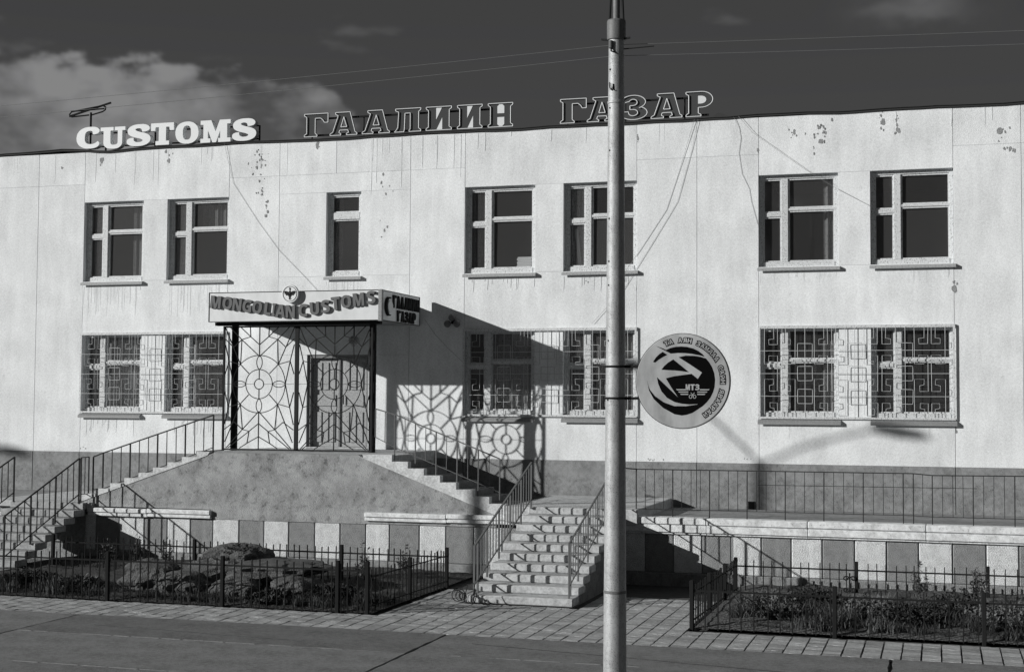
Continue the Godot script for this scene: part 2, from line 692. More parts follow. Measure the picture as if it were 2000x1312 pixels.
func fence(called: String, label: String, runs: Array) -> Node3D:
	var t := thing(called, label, "fence", runs[0][0], "low picket fences round the flower beds")
	for r in runs:
		var a: Vector3 = r[0]
		var b: Vector3 = r[1]
		var hp: float = r[2]
		var sp: float = r[3]
		var posts: Array = r[4]
		var up := Vector3(0, 1, 0)
		bar(t, "rail", a + up * (hp - 0.14), b + up * (hp - 0.14), 0.024, M.iron, 0.012)
		if r.size() > 5:
			bar(t, "rail", a + up * 0.10, b + up * 0.10, 0.022, M.iron, 0.012)
		for q in posts:
			var p := a.lerp(b, q)
			box(t, "post", p + Vector3(-0.028, -0.05, -0.028), p + Vector3(0.028, hp + 0.0, 0.028), M.iron, 0.006)
		var n := int(a.distance_to(b) / sp)
		for k in range(1, n):
			var q := (k + rng.randf_range(-0.16, 0.16)) / n
			var near := false
			for x in posts:
				near = near or absf(x - q) * a.distance_to(b) < 0.05
			if near:
				continue
			var p := a.lerp(b, q)
			var lean := Vector3(rng.randf_range(-0.008, 0.008), 0, 0)
			bar(t, "picket", p + up * (-0.01), p + up * (hp - 0.035 + rng.randf_range(-0.012, 0.012)) + lean, 0.015, M.iron)
	return t

# ---------------------------------------------------------------- building pieces
func panel(b: Node3D, u0: float, u1: float, v0: float, v1: float, called := "wall_panel") -> void:
	var g := 0.0035
	var gh := 0.0012
	var m: Material = [M.wall, M.wall2, M.wall3][rng.randi() % 3]
	var o := box(b, called, Vector3(u0 + g, v0 + gh, -0.30), Vector3(u1 - g, v1 - gh, rng.randf_range(-0.002, 0.002)), m)
	o.mesh = bevbox(o.transform.basis.get_scale(), 0.003)
	o.transform.basis = Basis()

func window(b: Node3D, u0: float, u1: float, v0: float, v1: float, kind: String) -> void:
	var w := node(b, "window", Vector3(u0, v0, 0))
	var z1 := -0.10
	var z0 := -0.20
	var f := 0.07
	var pm: Material = M.paint if rng.randf() < 0.6 else M.paint2
	# outer frame, butted
	box(w, "frame_side", Vector3(u0, v0, z0), Vector3(u0 + f, v1, z1), pm, 0.006)
	box(w, "frame_side", Vector3(u1 - f, v0, z0), Vector3(u1, v1, z1), pm, 0.006)
	box(w, "frame_head", Vector3(u0 + f, v1 - f, z0), Vector3(u1 - f, v1, z1), pm, 0.006)
	box(w, "frame_foot", Vector3(u0 + f, v0, z0), Vector3(u1 - f, v0 + f + 0.03, z1 + 0.012), pm, 0.006)
	var gl := 3 if u0 < -4.0 and kind != "low" else (1 if u0 < 3.0 else 0)  # left upper panes painted greyer, for the bright cloud they reflect
	var cells := []
	if kind == "narrow":
		var tv := v0 + (v1 - v0) * 0.72
		box(w, "transom", Vector3(u0 + f, tv - 0.075, z0), Vector3(u1 - f, tv + 0.075, z1 + 0.006), pm, 0.006)
		cells = [[u0 + f, u1 - f, v0 + f + 0.03, tv - 0.075], [u0 + f, u1 - f, tv + 0.075, v1 - f]]
	else:
		var mu := u0 + (u1 - u0) * 0.325
		var mw := 0.065
		box(w, "mullion", Vector3(mu - mw, v0 + f + 0.03, z0), Vector3(mu + mw, v1 - f, z1 + 0.006), pm, 0.006)
		var tl := v0 + (v1 - v0) * 0.575
		var tr := v0 + (v1 - v0) * 0.625
		box(w, "transom", Vector3(u0 + f, tl - 0.045, z0), Vector3(mu - mw, tl + 0.035, z1 - 0.004), pm, 0.006)
		box(w, "transom", Vector3(mu + mw, tr - 0.025, z0), Vector3(u1 - f, tr + 0.025, z1 - 0.004), pm, 0.006)
		cells = [[u0 + f, mu - mw, v0 + f + 0.03, tl - 0.045], [u0 + f, mu - mw, tl + 0.035, v1 - f], [mu + mw, u1 - f, v0 + f + 0.03, tr - 0.025], [mu + mw, u1 - f, tr + 0.025, v1 - f]]
	for c in cells:
		var s := 0.028
		var st := newst()
		add_box(st, Vector3(c[0], c[2], z0 + 0.01), Vector3(c[0] + s, c[3], z1 - 0.022))
		add_box(st, Vector3(c[1] - s, c[2], z0 + 0.01), Vector3(c[1], c[3], z1 - 0.022))
		add_box(st, Vector3(c[0] + s, c[2], z0 + 0.01), Vector3(c[1] - s, c[2] + s, z1 - 0.022))
		add_box(st, Vector3(c[0] + s, c[3] - s, z0 + 0.01), Vector3(c[1] - s, c[3], z1 - 0.022))
		part(w, "sash", st.commit(), pm, Transform3D(Basis(), -off(w)))
		var pn := box(w, "pane", Vector3(c[0] + s, c[2] + s, -0.168), Vector3(c[1] - s, c[3] - s, -0.163), M["glass%d" % clampi(gl + rng.randi_range(-1, 1), 0, 4)])
		pn.transform.basis = Basis(Vector3.UP, rng.randf_range(-0.012, 0.012)) * Basis(Vector3.RIGHT, rng.randf_range(-0.012, 0.012)) * pn.transform.basis
	# metal sill with a turned-down lip
	var dr := 0.045 if kind == "low" else 0.0
	var prof := PackedVector2Array([Vector2(-0.10, v0 - 0.002), Vector2(-0.002, v0 - 0.014 - dr * 0.3), Vector2(0.075, v0 - 0.03 - dr), Vector2(0.075, v0 - 0.085 - dr), Vector2(0.068, v0 - 0.085 - dr), Vector2(0.066, v0 - 0.038 - dr), Vector2(-0.002, v0 - 0.024 - dr * 0.3), Vector2(-0.10, v0 - 0.012)])
	var sm := prism(prof, -(u1 + 0.035), -(u0 - 0.02))
	part(w, "sill", sm, M.zinc if kind == "low" else M.sill, Transform3D(Basis(Vector3(0, 0, 1), Vector3(0, 1, 0), Vector3(-1, 0, 0)), -off(w)))

func window_grille(b: Node3D, u0: float) -> void:
	var v0 := -0.245
	var v1 := 1.525
	var z := 0.042
	var W := 3.62
	var g := node(b, "window_grille", Vector3(u0, v0, 0))
	var o := off(g)
	var u1 := u0 + W
	# flat-bar frame standing just off the wall
	box(g, "frame_top", Vector3(u0, v1 - 0.046, z - 0.006), Vector3(u1, v1 - 0.001, z + 0.006), M.paint)
	box(g, "frame_top", Vector3(u0, v1, 0.003), Vector3(u1, v1 + 0.010, z + 0.004), M.paint)
	box(g, "frame_bottom", Vector3(u0, v0, z - 0.006), Vector3(u1, v0 + 0.04, z + 0.006), M.paint)
	box(g, "frame_side", Vector3(u0, v0 + 0.041, z - 0.006), Vector3(u0 + 0.04, v1 - 0.047, z + 0.006), M.paint)
	box(g, "frame_side", Vector3(u1 - 0.04, v0 + 0.041, z - 0.006), Vector3(u1, v1 - 0.047, z + 0.006), M.paint)
	var r := 0.0058
	var top := v1 - 0.046
	var cs := [0.885, 1.805, 2.725]
	for k in 3:
		var y := top - (362.0 - 105.0 + k * 262.0) / 603.0
		rod(g, "cross_rod", Vector3(u0 + 0.03, y, z), Vector3(u1 - 0.03, y + rng.randf_range(-0.01, 0.01), z), r * 0.9, M.white_rod)
	var sq := []
	for a in 25:
		var t := TAU * a / 24.0
		sq.append(Vector3(clampf(cos(t) * 0.19, -0.138, 0.138), clampf(sin(t) * 0.19, -0.136, 0.136), 0))
	var sqm := tube(sq, r, 5)
	for cu in cs:
		rod(g, "upright_rod", Vector3(u0 + cu, v0 + 0.03, z + 0.004), Vector3(u0 + cu, v1 - 0.03, z + 0.004), r, M.white_rod)
		for k in 3:
			var y := top - (362.0 - 105.0 + k * 262.0) / 603.0
			part(g, "square_link", sqm, M.white_rod, Transform3D(Basis(Vector3(0, 0, 1), rng.randf_range(-0.03, 0.03)), Vector3(u0 + cu, y, z + 0.008) - o))
	# key-pattern rods in facing pairs
	var w := 0.245
	var runs := [[[w, 95], [w, 290], [0.083, 290], [0.083, 232], [0.175, 224], [0.175, 95]], [[0.0, 95], [0.0, 515], [0.175, 515], [0.175, 487], [0.078, 482], [0.078, 420], [w, 420], [w, 825], [0.09, 825], [0.09, 762], [0.175, 750], [0.175, 690], [0.0, 690], [0.0, 1095], [0.18, 1095], [0.18, 1025], [0.1, 1015], [0.1, 960], [w, 960], [w, 1150]]]
	for q in [[0.12, 1.0], [0.70, -1.0], [1.06, 1.0], [1.63, -1.0], [1.98, 1.0], [2.55, -1.0], [2.89, 1.0], [3.44, -1.0]]:
		for rn in runs:
			var pts := []
			for p in rn:
				pts.append(Vector3(u0 + q[0] + q[1] * p[0] + rng.randf_range(-0.005, 0.005), top - (p[1] - 105.0) / 603.0, z - 0.004) - o)
			part(g, "key_rod", tube(pts, r * 0.95, 5), M.white_rod)

func build_building() -> Node3D:
	var b := thing("customs_building", "long white two-storey panel building with grey plinth behind the porch", "building", Vector3(0, TERR, 0))
	var top := 5.585
	var pl := -1.11
	# plain columns of panels between the window bays
	for c in [[-16.2, -12.6], [-12.6, -11.4], [-11.4, -10.2], [-10.2, -9.0], [-5.4, -4.2], [-1.2, 0.0], [3.6, 4.8], [4.8, 6.0], [9.6, 10.8], [10.8, 12.0], [12.0, 15.6]]:
		panel(b, c[0], c[1], pl, 4.86)
		panel(b, c[0], c[1], 4.86, top)
	# window bays
	for u in [-9.0, 0.0, 6.0]:
		panel(b, u, u + 3.6, 4.452, top)
		panel(b, u + 1.5, u + 2.1, 2.673, 4.452)
		panel(b, u, u + 3.6, 1.53, 2.673)
		panel(b, u + 1.5, u + 2.1, -0.225, 1.53)
		panel(b, u, u + 3.6, pl, -0.225)
		for q in [0.0, 2.1]:
			window(b, u + q, u + q + 1.5, 2.673, 4.452, "high")
			window(b, u + q, u + q + 1.5, -0.225, 1.53, "low")
		window_grille(b, u - 0.01)
	# entrance bay with the narrow window above the door
	panel(b, -4.2, -2.88, 4.86, top)
	panel(b, -2.88, -1.2, 4.86, top)
	panel(b, -4.2, -1.2, 4.46, 4.86)
	panel(b, -4.2, -3.1, 2.68, 4.46)
	panel(b, -2.31, -1.2, 2.68, 4.46)
	panel(b, -4.2, -1.2, 1.02, 2.68)
	panel(b, -4.2, -3.5, pl, 1.02)
	panel(b, -2.1, -1.2, pl, 1.02)
	window(b, -3.1, -2.31, 2.68, 4.46, "narrow")
	build_door(b)
	# plinth slabs, each a little proud
	for c in [[-16.2, -11.4], [-11.4, -10.2], [-10.2, -9.0], [-9.0, -5.4], [-5.4, -3.5], [-3.5, -2.1], [-2.1, 0.0], [0.0, 3.6], [3.6, 4.8], [4.8, 6.0], [6.0, 9.6], [9.6, 10.8], [10.8, 15.6]]:
		var y1 := pl + rng.randf_range(-0.004, 0.004)
		box(b, "plinth_slab", Vector3(c[0] + 0.005, -3.1, -0.28), Vector3(c[1] - 0.005, y1, 0.012 + rng.randf_range(0.0, 0.004)), M.plinth, 0.006)
	# vent box in the plinth
	var v := node(b, "vent", Vector3(5.845, -1.915, 0.0))
	box(v, "vent_frame", Vector3(5.785, -1.995, 0.017), Vector3(5.915, -1.83, 0.035), M.iron2)
	box(v, "vent_opening", Vector3(5.80, -1.98, 0.036), Vector3(5.90, -1.845, 0.038), M.black)
	# joint backing, roof slab, roof edge
	box(b, "backing_wall", Vector3(-16.2, 4.40, -0.34), Vector3(15.6, 5.55, -0.302), M.seam)
	for q in [[-16.2, -9.0], [-5.4, -3.5], [-2.1, 0.0], [3.6, 6.0], [9.6, 15.6]]:
		box(b, "backing_wall", Vector3(q[0], -3.1, -0.34), Vector3(q[1], 4.399, -0.302), M.seam)
	box(b, "roof_slab", Vector3(-16.2, 5.36, -9.0), Vector3(15.6, 5.54, -0.345), M.tar)
	box(b, "back_wall", Vector3(-16.2, -3.1, -9.2), Vector3(15.6, 5.54, -9.001), M.room)
	box(b, "side_wall", Vector3(-16.4, -3.1, -9.2), Vector3(-16.201, 5.54, 0.0), M.wall)
	box(b, "side_wall", Vector3(15.601, -3.1, -9.2), Vector3(15.8, 5.54, 0.0), M.wall)
	box(b, "floor_slab", Vector3(-16.2, 1.66, -9.0), Vector3(15.6, 1.92, -0.345), M.room)
	box(b, "floor_slab", Vector3(-16.2, -1.25, -9.0), Vector3(15.6, -1.02, -0.345), M.room)
	for u in [-9.3, -5.1, -4.0, -0.6, 4.2, 5.4, 9.9]:
		box(b, "partition_wall", Vector3(u - 0.06, -1.0, -8.9), Vector3(u + 0.06, 1.65, -0.35), M.room)
		box(b, "partition_wall", Vector3(u - 0.06, 1.93, -8.9), Vector3(u + 0.06, 5.35, -0.35), M.room)
	# sagging tar-paper roof edge
	var n := FastNoiseLite.new()
	n.seed = 12
	n.frequency = 0.35
	var st := newst()
	var us := []
	var x := -16.2
	while x < 15.61:
		us.append(x)
		x += 0.3
	for i in us.size() - 1:
		var a: float = us[i]
		var c: float = us[i + 1]
		var ha := roof_h(n, a)
		var hc := roof_h(n, c)
		for q in [[ha - 0.045, ha - 0.008, hc - 0.045, hc - 0.008, 0.03], [ha - 0.008, ha + 0.004, hc - 0.008, hc + 0.004, 0.05]]:
			fan(st, [Vector3(a, q[0], q[4]), Vector3(c, q[2], q[4]), Vector3(c, q[3], q[4]), Vector3(a, q[1], q[4])], Vector3(0, 0, 1))
			fan(st, [Vector3(a, q[1], q[4]), Vector3(c, q[3], q[4]), Vector3(c, q[3], -0.5), Vector3(a, q[1], -0.5)], Vector3(0, 1, 0))
			fan(st, [Vector3(a, q[0], q[4]), Vector3(c, q[2], q[4]), Vector3(c, q[2], -0.5), Vector3(a, q[0], -0.5)], Vector3(0, -1, 0))
	part(b, "roof_edge", st.commit(), M.tar_edge, Transform3D(Basis(), -off(b)))
	part(b, "roof_flap", prism(PackedVector2Array([Vector2(5.06, 5.62), Vector2(5.5, 5.62), Vector2(5.24, 5.72), Vector2(5.2, 5.72)]), -0.5, -0.02), M.tar, Transform3D(Basis(), -off(b)))
	# peeling paint
	for q in [[-4.72, 5.22, 26, 0.20, 0.34], [-4.62, 4.55, 7, 0.16, 0.10], [-4.5, 4.02, 10, 0.03, 0.28], [-8.55, 5.42, 6, 0.12, 0.12], [-9.62, 5.27, 3, 0.06, 0.06], [-6.9, 5.45, 5, 0.14, 0.14], [7.2, 5.28, 20, 0.16, 0.24], [6.75, 5.25, 7, 0.16, 0.1], [7.05, 4.85, 4, 0.03, 0.14], [8.32, 5.35, 12, 0.04, 0.22], [8.58, 5.35, 10, 0.04, 0.20], [10.4, 5.1, 6, 0.14, 0.22], [10.6, 4.75, 7, 0.16, 0.08], [-3.3, 5.42, 3, 0.06, 0.1], [-1.75, 4.55, 6, 0.18, 0.2], [-1.8, 3.6, 4, 0.1, 0.4], [2.65, 2.45, 3, 0.12, 0.04], [-8.9, -1.02, 3, 0.3, 0.03], [4.0, -1.06, 6, 0.3, 0.02], [5.75, -1.03, 5, 0.2, 0.02], [9.63, 2.3, 6, 0.03, 0.22], [5.99, 4.9, 5, 0.015, 0.12], [3.62, 5.2, 4, 0.012, 0.3], [9.6, -0.4, 3, 0.02, 0.1]]:
		var s2 := newst()
		for k in q[2]:
			var cx: float = q[0] + rng.randfn(0.0, 0.5) * q[3]
			var cy: float = q[1] + rng.randfn(0.0, 0.5) * q[4]
			var rr := rng.randf_range(0.007, 0.03) * (2.3 if rng.randf() < 0.12 and q[4] > 0.05 else 1.0) * (0.6 if q[4] < 0.05 else 1.0)
			var pp := PackedVector2Array()
			for a in 9:
				var ra := rr * rng.randf_range(0.5, 1.3)
				pp.append(Vector2(cx + cos(TAU * a / 9.0) * ra * 0.8, cy + sin(TAU * a / 9.0) * ra * 1.2))
			add_prism(s2, pp, 0.0, 0.0035 + 0.0003 * k)
		part(b, "peeling_patch", s2.commit(), M.peel, Transform3D(Basis(), -off(b))).set_meta("kind", "stuff")
	# rain streaks under sills and roof edge
	for k in 2:
		var s3 := newst()
		var zz := 0.0028 + 0.0004 * k
		for q in [[-9.0, -7.5, 2.57, 14, 0.7], [-6.9, -5.4, 2.57, 14, 0.7], [-3.1, -2.31, 2.57, 8, 0.6], [0.0, 1.5, 2.57, 7, 0.35], [2.1, 3.6, 2.57, 7, 0.35], [6.0, 7.5, 2.57, 6, 0.3], [8.1, 9.6, 2.57, 6, 0.3], [-9.0, -7.5, -0.36, 8, 0.4], [-6.9, -5.4, -0.36, 8, 0.4], [6.0, 7.5, -0.36, 6, 0.3], [8.1, 9.6, -0.36, 6, 0.3], [-11.0, -4.3, 5.56, 9, 0.8], [-4.2, 0.0, 5.56, 7, 1.2], [0.0, 10.8, 5.56, 6, 0.4]]:
			for j in q[3]:
				var x0 := rng.randf_range(q[0], q[1])
				var l := rng.randf_range(0.15, 1.0) * float(q[4])
				var ww := rng.randf_range(0.006, 0.02)
				var pp := PackedVector2Array()
				for e in [[-1.0, 0.0], [-0.8, 0.3], [-0.5, 0.65], [0.0, 1.0], [0.6, 0.7], [0.9, 0.35], [1.0, 0.0]]:
					pp.append(Vector2(x0 + e[0] * ww * rng.randf_range(0.7, 1.2), q[2] - e[1] * l))
				if Geometry2D.triangulate_polygon(pp).size() > 0:
					zz += 0.000002
					add_prism(s3, pp, 0.0, zz)
		part(b, "rain_streaks", s3.commit(), M.streak if k == 0 else M.streak2, Transform3D(Basis(), -off(b))).set_meta("kind", "stuff")
	return b

func roof_h(n: FastNoiseLite, u: float) -> float:
	var dip := -0.05 * exp(-pow((u + 8.3) / 0.5, 2.0)) - 0.02 * exp(-pow((u - 2.6) / 1.4, 2.0)) + 0.03 * exp(-pow((u + 9.6) / 0.5, 2.0))
	return 5.635 + 0.05 * n.get_noise_1d(u) + dip

func build_door(b: Node3D) -> void:
	var d := node(b, "entrance_door", Vector3(-2.8, FL, -0.1))
	var u0 := -3.5
	var u1 := -2.1
	box(d, "jamb", Vector3(u0, FL, -0.28), Vector3(u0 + 0.07, 1.02, -0.04), M.door_d, 0.005)
	box(d, "jamb", Vector3(u1 - 0.07, FL, -0.28), Vector3(u1, 1.02, -0.04), M.door_d, 0.005)
	box(d, "head", Vector3(u0 + 0.07, 0.95, -0.28), Vector3(u1 - 0.07, 1.02, -0.04), M.door_d, 0.005)
	box(d, "threshold", Vector3(u0, FL, -0.28), Vector3(u1, FL + 0.03, 0.01), M.step, 0.005)
	for k in 2:
		var a := u0 + 0.075 + k * 0.6325
		var c := a + 0.6275
		box(d, "leaf", Vector3(a, FL + 0.035, -0.19), Vector3(c, 0.945, -0.15), M.door, 0.004)
		for r in [[-0.82, -0.18], [-0.06, 0.18], [0.28, 0.86]]:
			# raised frame round each field, then upright boards
			if r[1] - r[0] > 0.3:
				for j in 3:
					var x0 := a + 0.09 + j * 0.155
					box(d, "board", Vector3(x0, r[0], -0.149), Vector3(x0 + 0.125, r[1], -0.128), M.door, 0.008)
			else:
				box(d, "board", Vector3(a + 0.09, r[0], -0.149), Vector3(c - 0.09, r[1], -0.128), M.door, 0.008)
	box(d, "cover_strip", Vector3(-2.825, FL + 0.04, -0.149), Vector3(-2.785, 0.94, -0.118), M.door_d, 0.004)
	rod(d, "handle", Vector3(-2.70, -0.02, -0.09), Vector3(-2.70, 0.16, -0.09), 0.012, M.iron2)

# ---------------------------------------------------------------- everything
func _ready() -> void:
	rng.seed = 77
	var cam := Camera3D.new()
	cam.name = "camera"
	cam.fov = rad_to_deg(2.0 * atan(656.0 / 2778.0))
	cam.near = 0.1
	cam.far = 900.0
	cam.transform = Transform3D(Basis(Vector3.UP, 0.293) * Basis(Vector3.RIGHT, 0.048) * Basis(Vector3.BACK, 0.006), Vector3(9.343, 0.0, 27.562))
	add_child(cam)
	cam.current = true
	var env := Environment.new()
	env.background_mode = Environment.BG_SKY
	env.sky = Sky.new()
	var pan := PanoramaSkyMaterial.new()
	pan.panorama = sky_image()
	env.sky.sky_material = pan
	env.tonemap_mode = Environment.TONE_MAPPER_LINEAR
	env.tonemap_exposure = 1.0
	env.sdfgi_enabled = true
	env.ssao_enabled = true
	env.ssil_enabled = true
	var we := WorldEnvironment.new()
	we.name = "world_environment"
	we.environment = env
	add_child(we)
	var sun := DirectionalLight3D.new()
	sun.name = "sun"
	sun.light_energy = 1.5
	sun.light_color = Color(1.0, 0.995, 0.985)
	sun.light_angular_distance = 0.5
	sun.shadow_enabled = true
	sun.basis = Basis.looking_at(Vector3(1.45, -0.54, -1.0).normalized())
	add_child(sun)
	unit_cyl.top_radius = 1.0
	unit_cyl.bottom_radius = 1.0
	unit_cyl.height = 1.0
	unit_cyl.radial_segments = 10
	unit_cyl.rings = 0
	materials()
	build_ground()
	build_building()
	build_porch()
	build_terrace()
	build_stairs()
	build_railings()
	build_canopy()
	build_gate()
	build_roof_signs()
	build_pole()
	build_wires()
	build_fences()
	build_beds()
	build_small()

func structure(called: String, mesh: Mesh, m: Material, at: Vector3, scale_ := Vector3.ONE) -> MeshInstance3D:
	var o := MeshInstance3D.new()
	o.name = numbered(called)
	o.mesh = mesh
	o.material_override = m
	o.transform = Transform3D(Basis.from_scale(scale_), at)
	o.set_meta("kind", "structure")
	add_child(o)
	return o

func build_ground() -> void:
	structure("ground", unit_box, M.dirt, Vector3(0, GR - 0.35, 0), Vector3(700, 0.6, 700))
	# road of cast slabs with open joints
	var road := Node3D.new()
	road.name = "road"
	road.position = Vector3(3, GR, 12)
	road.set_meta("kind", "structure")
	add_child(road)
	var us := [-25.4, -19.7, -14.0, -8.25, -2.55, 3.05, 8.75, 14.4, 20.1, 25.8]
	var zs := [9.585, 11.1, 13.06, 16.5, 20.0, 24.0, 28.0, 32.0, 36.0]
	for i in us.size() - 1:
		for k in zs.size() - 1:
			var a: float = us[i]
			var c: float = us[i + 1]
			var g := 0.022
			var m: Material = M.asphalt
			if k == 0:
				m = M.asphalt2 if i == 4 else (M.asphalt if i >= 5 else M.asphalt3)
			elif k == 1:
				m = M.asphalt3 if i == 4 else M.asphalt
			# slightly broken outline
			var pts := PackedVector2Array()
			for e in [[a + g, zs[k] + 0.004, c - g, zs[k] + 0.004], [c - g, zs[k] + 0.004, c - g, zs[k + 1] - 0.006], [c - g, zs[k + 1] - 0.006, a + g, zs[k + 1] - 0.006], [a + g, zs[k + 1] - 0.006, a + g, zs[k] + 0.004]]:
				var n := 10
				for q in n:
					var t := float(q) / n
					var p := Vector2(lerpf(e[0], e[2], t), lerpf(e[1], e[3], t))
					if q > 0:
						p += Vector2(rng.randf_range(-0.012, 0.012), rng.randf_range(-0.003, 0.003))
					pts.append(Vector2(p.x, -p.y))
			var dz := rng.randf_range(-0.004, 0.004)
			var me := prism(pts, -0.05, 0.0)
			var o := part(road, "slab", me, m)
			# prism lies in xy; lay it down: x -> u, y -> z, extrusion -> up
			o.transform = Transform3D(Basis(Vector3(1, 0, 0), Vector3(0, 0, -1), Vector3(0, 1, 0)), Vector3(0, GR + dz, 0) - road.position)
	for q in [[3.6, 10.2, 7.6, 10.9], [-1.8, 10.4, 1.2, 10.7]]:
		var st := newst()
		var p := Vector2(q[0], q[1])
		var e := Vector2(q[2], q[3])
		var n := 26
		var last := p
		for i in range(1, n + 1):
			var nx := p.lerp(e, float(i) / n) + Vector2(rng.randf_range(-0.02, 0.02), rng.randf_range(-0.008, 0.008)) + Vector2(0.08, 0.0) * sin(i * 0.35 + q[0])
			var sd := (nx - last).orthogonal().normalized() * rng.randf_range(0.001, 0.0035)
			add_prism(st, PackedVector2Array([Vector2(last.x - sd.x, -last.y + sd.y), Vector2(nx.x - sd.x, -nx.y + sd.y), Vector2(nx.x + sd.x, -nx.y - sd.y), Vector2(last.x + sd.x, -last.y - sd.y)]), 0.0, 0.006 + 0.0001 * i)
			last = nx
		part(road, "crack", st.commit(), M.dirt, Transform3D(Basis(Vector3(1, 0, 0), Vector3(0, 0, -1), Vector3(0, 1, 0)), Vector3(0, GR, 0) - road.position))
	# pale mortar lines along the slab edges
	for q in [[11.1, -2.5, 9.0], [13.06, -8.2, 3.0]]:
		var st := newst()
		var u: float = q[1]
		while u < q[2]:
			var l := rng.randf_range(0.12, 0.5)
			if rng.randf() < 0.75:
				var w := rng.randf_range(0.002, 0.009)
				var z: float = q[0] + rng.randf_range(-0.004, 0.004)
				add_box(st, Vector3(u, GR - 0.03, z - w), Vector3(u + l, GR + 0.006, z + w))
			u += l + rng.randf_range(0.0, 0.06)
		part(road, "mortar_line", st.commit(), M.pale, Transform3D(Basis(), -road.position))
	# paving blocks: wavy sides, laid in columns square to the building
	var pave := Node3D.new()
	pave.name = "pavement"
	pave.position = Vector3(3, GR, 9)
	pave.set_meta("kind", "structure")
	add_child(pave)
	var cw := 0.2365
	var cd := 0.128
	var variants := []
	for k in 4:
		var pts := PackedVector2Array()
		var hx := cw / 2.0 - 0.0105
		var hz := cd / 2.0 - 0.0012
		for e in [[-hx, -hz], [-hx * 0.3, -hz + 0.012], [hx * 0.3, -hz - 0.010], [hx, -hz], [hx, hz], [hx * 0.3, hz - 0.010], [-hx * 0.3, hz + 0.012], [-hx, hz]]:
			pts.append(Vector2(e[0] + rng.randf_range(-0.003, 0.003), e[1] + rng.randf_range(-0.002, 0.002)))
		variants.append(prism(pts, -0.04, 0.0))
	var lay := Basis(Vector3(1, 0, 0), Vector3(0, 0, -1), Vector3(0, 1, 0))
	var spots := []
	var x := -9.0
	var col := 0
	while x < 14.0:
		var zz := 9.575 - cd / 2.0
		var in_gap := x > 1.45 and x < 6.05
		while zz > (5.2 if in_gap else 8.25):
			if not (in_gap and zz < 6.72 and x > 2.2 and x < 4.1):
				spots.append(Vector3(x, 0, zz))
			zz -= cd
		x += cw
		col += 1
	spots.sort_custom(func(p, q): return p.distance_squared_to(cam_pos()) < q.distance_squared_to(cam_pos()))
	var seen := []
	var rest := []
	for p in spots:
		var vis: bool = p.x > -5.0 + (9.5 - p.z) * -0.8 + 0.6 and p.x < 10.6
		if vis and seen.size() < 290:
			seen.append(p)
		else:
			rest.append(p)
	for p in seen:
		var o := part(pave, "paving_block", variants[rng.randi() % 4], M.paver[rng.randi() % 3])
		var tilt := Basis(Vector3(1, 0, 0), rng.randf_range(-0.012, 0.012)) * Basis(Vector3(0, 0, 1), rng.randf_range(-0.012, 0.012))
		o.transform = Transform3D(tilt * lay, p + Vector3(0, GR + rng.randf_range(-0.005, 0.003), 0) - pave.position)
	for k in 3:
		var st := newst()
		for i in rest.size():
			if i % 3 == k:
				st.append_from(variants[rng.randi() % 4], 0, Transform3D(lay, rest[i] + Vector3(0, GR + rng.randf_range(-0.005, 0.003), 0) - pave.position))
		var o := part(pave, "paving_blocks", st.commit(), M.paver[k])
		o.set_meta("kind", "stuff")

func cam_pos() -> Vector3:
	return Vector3(9.343, 0, 27.562)

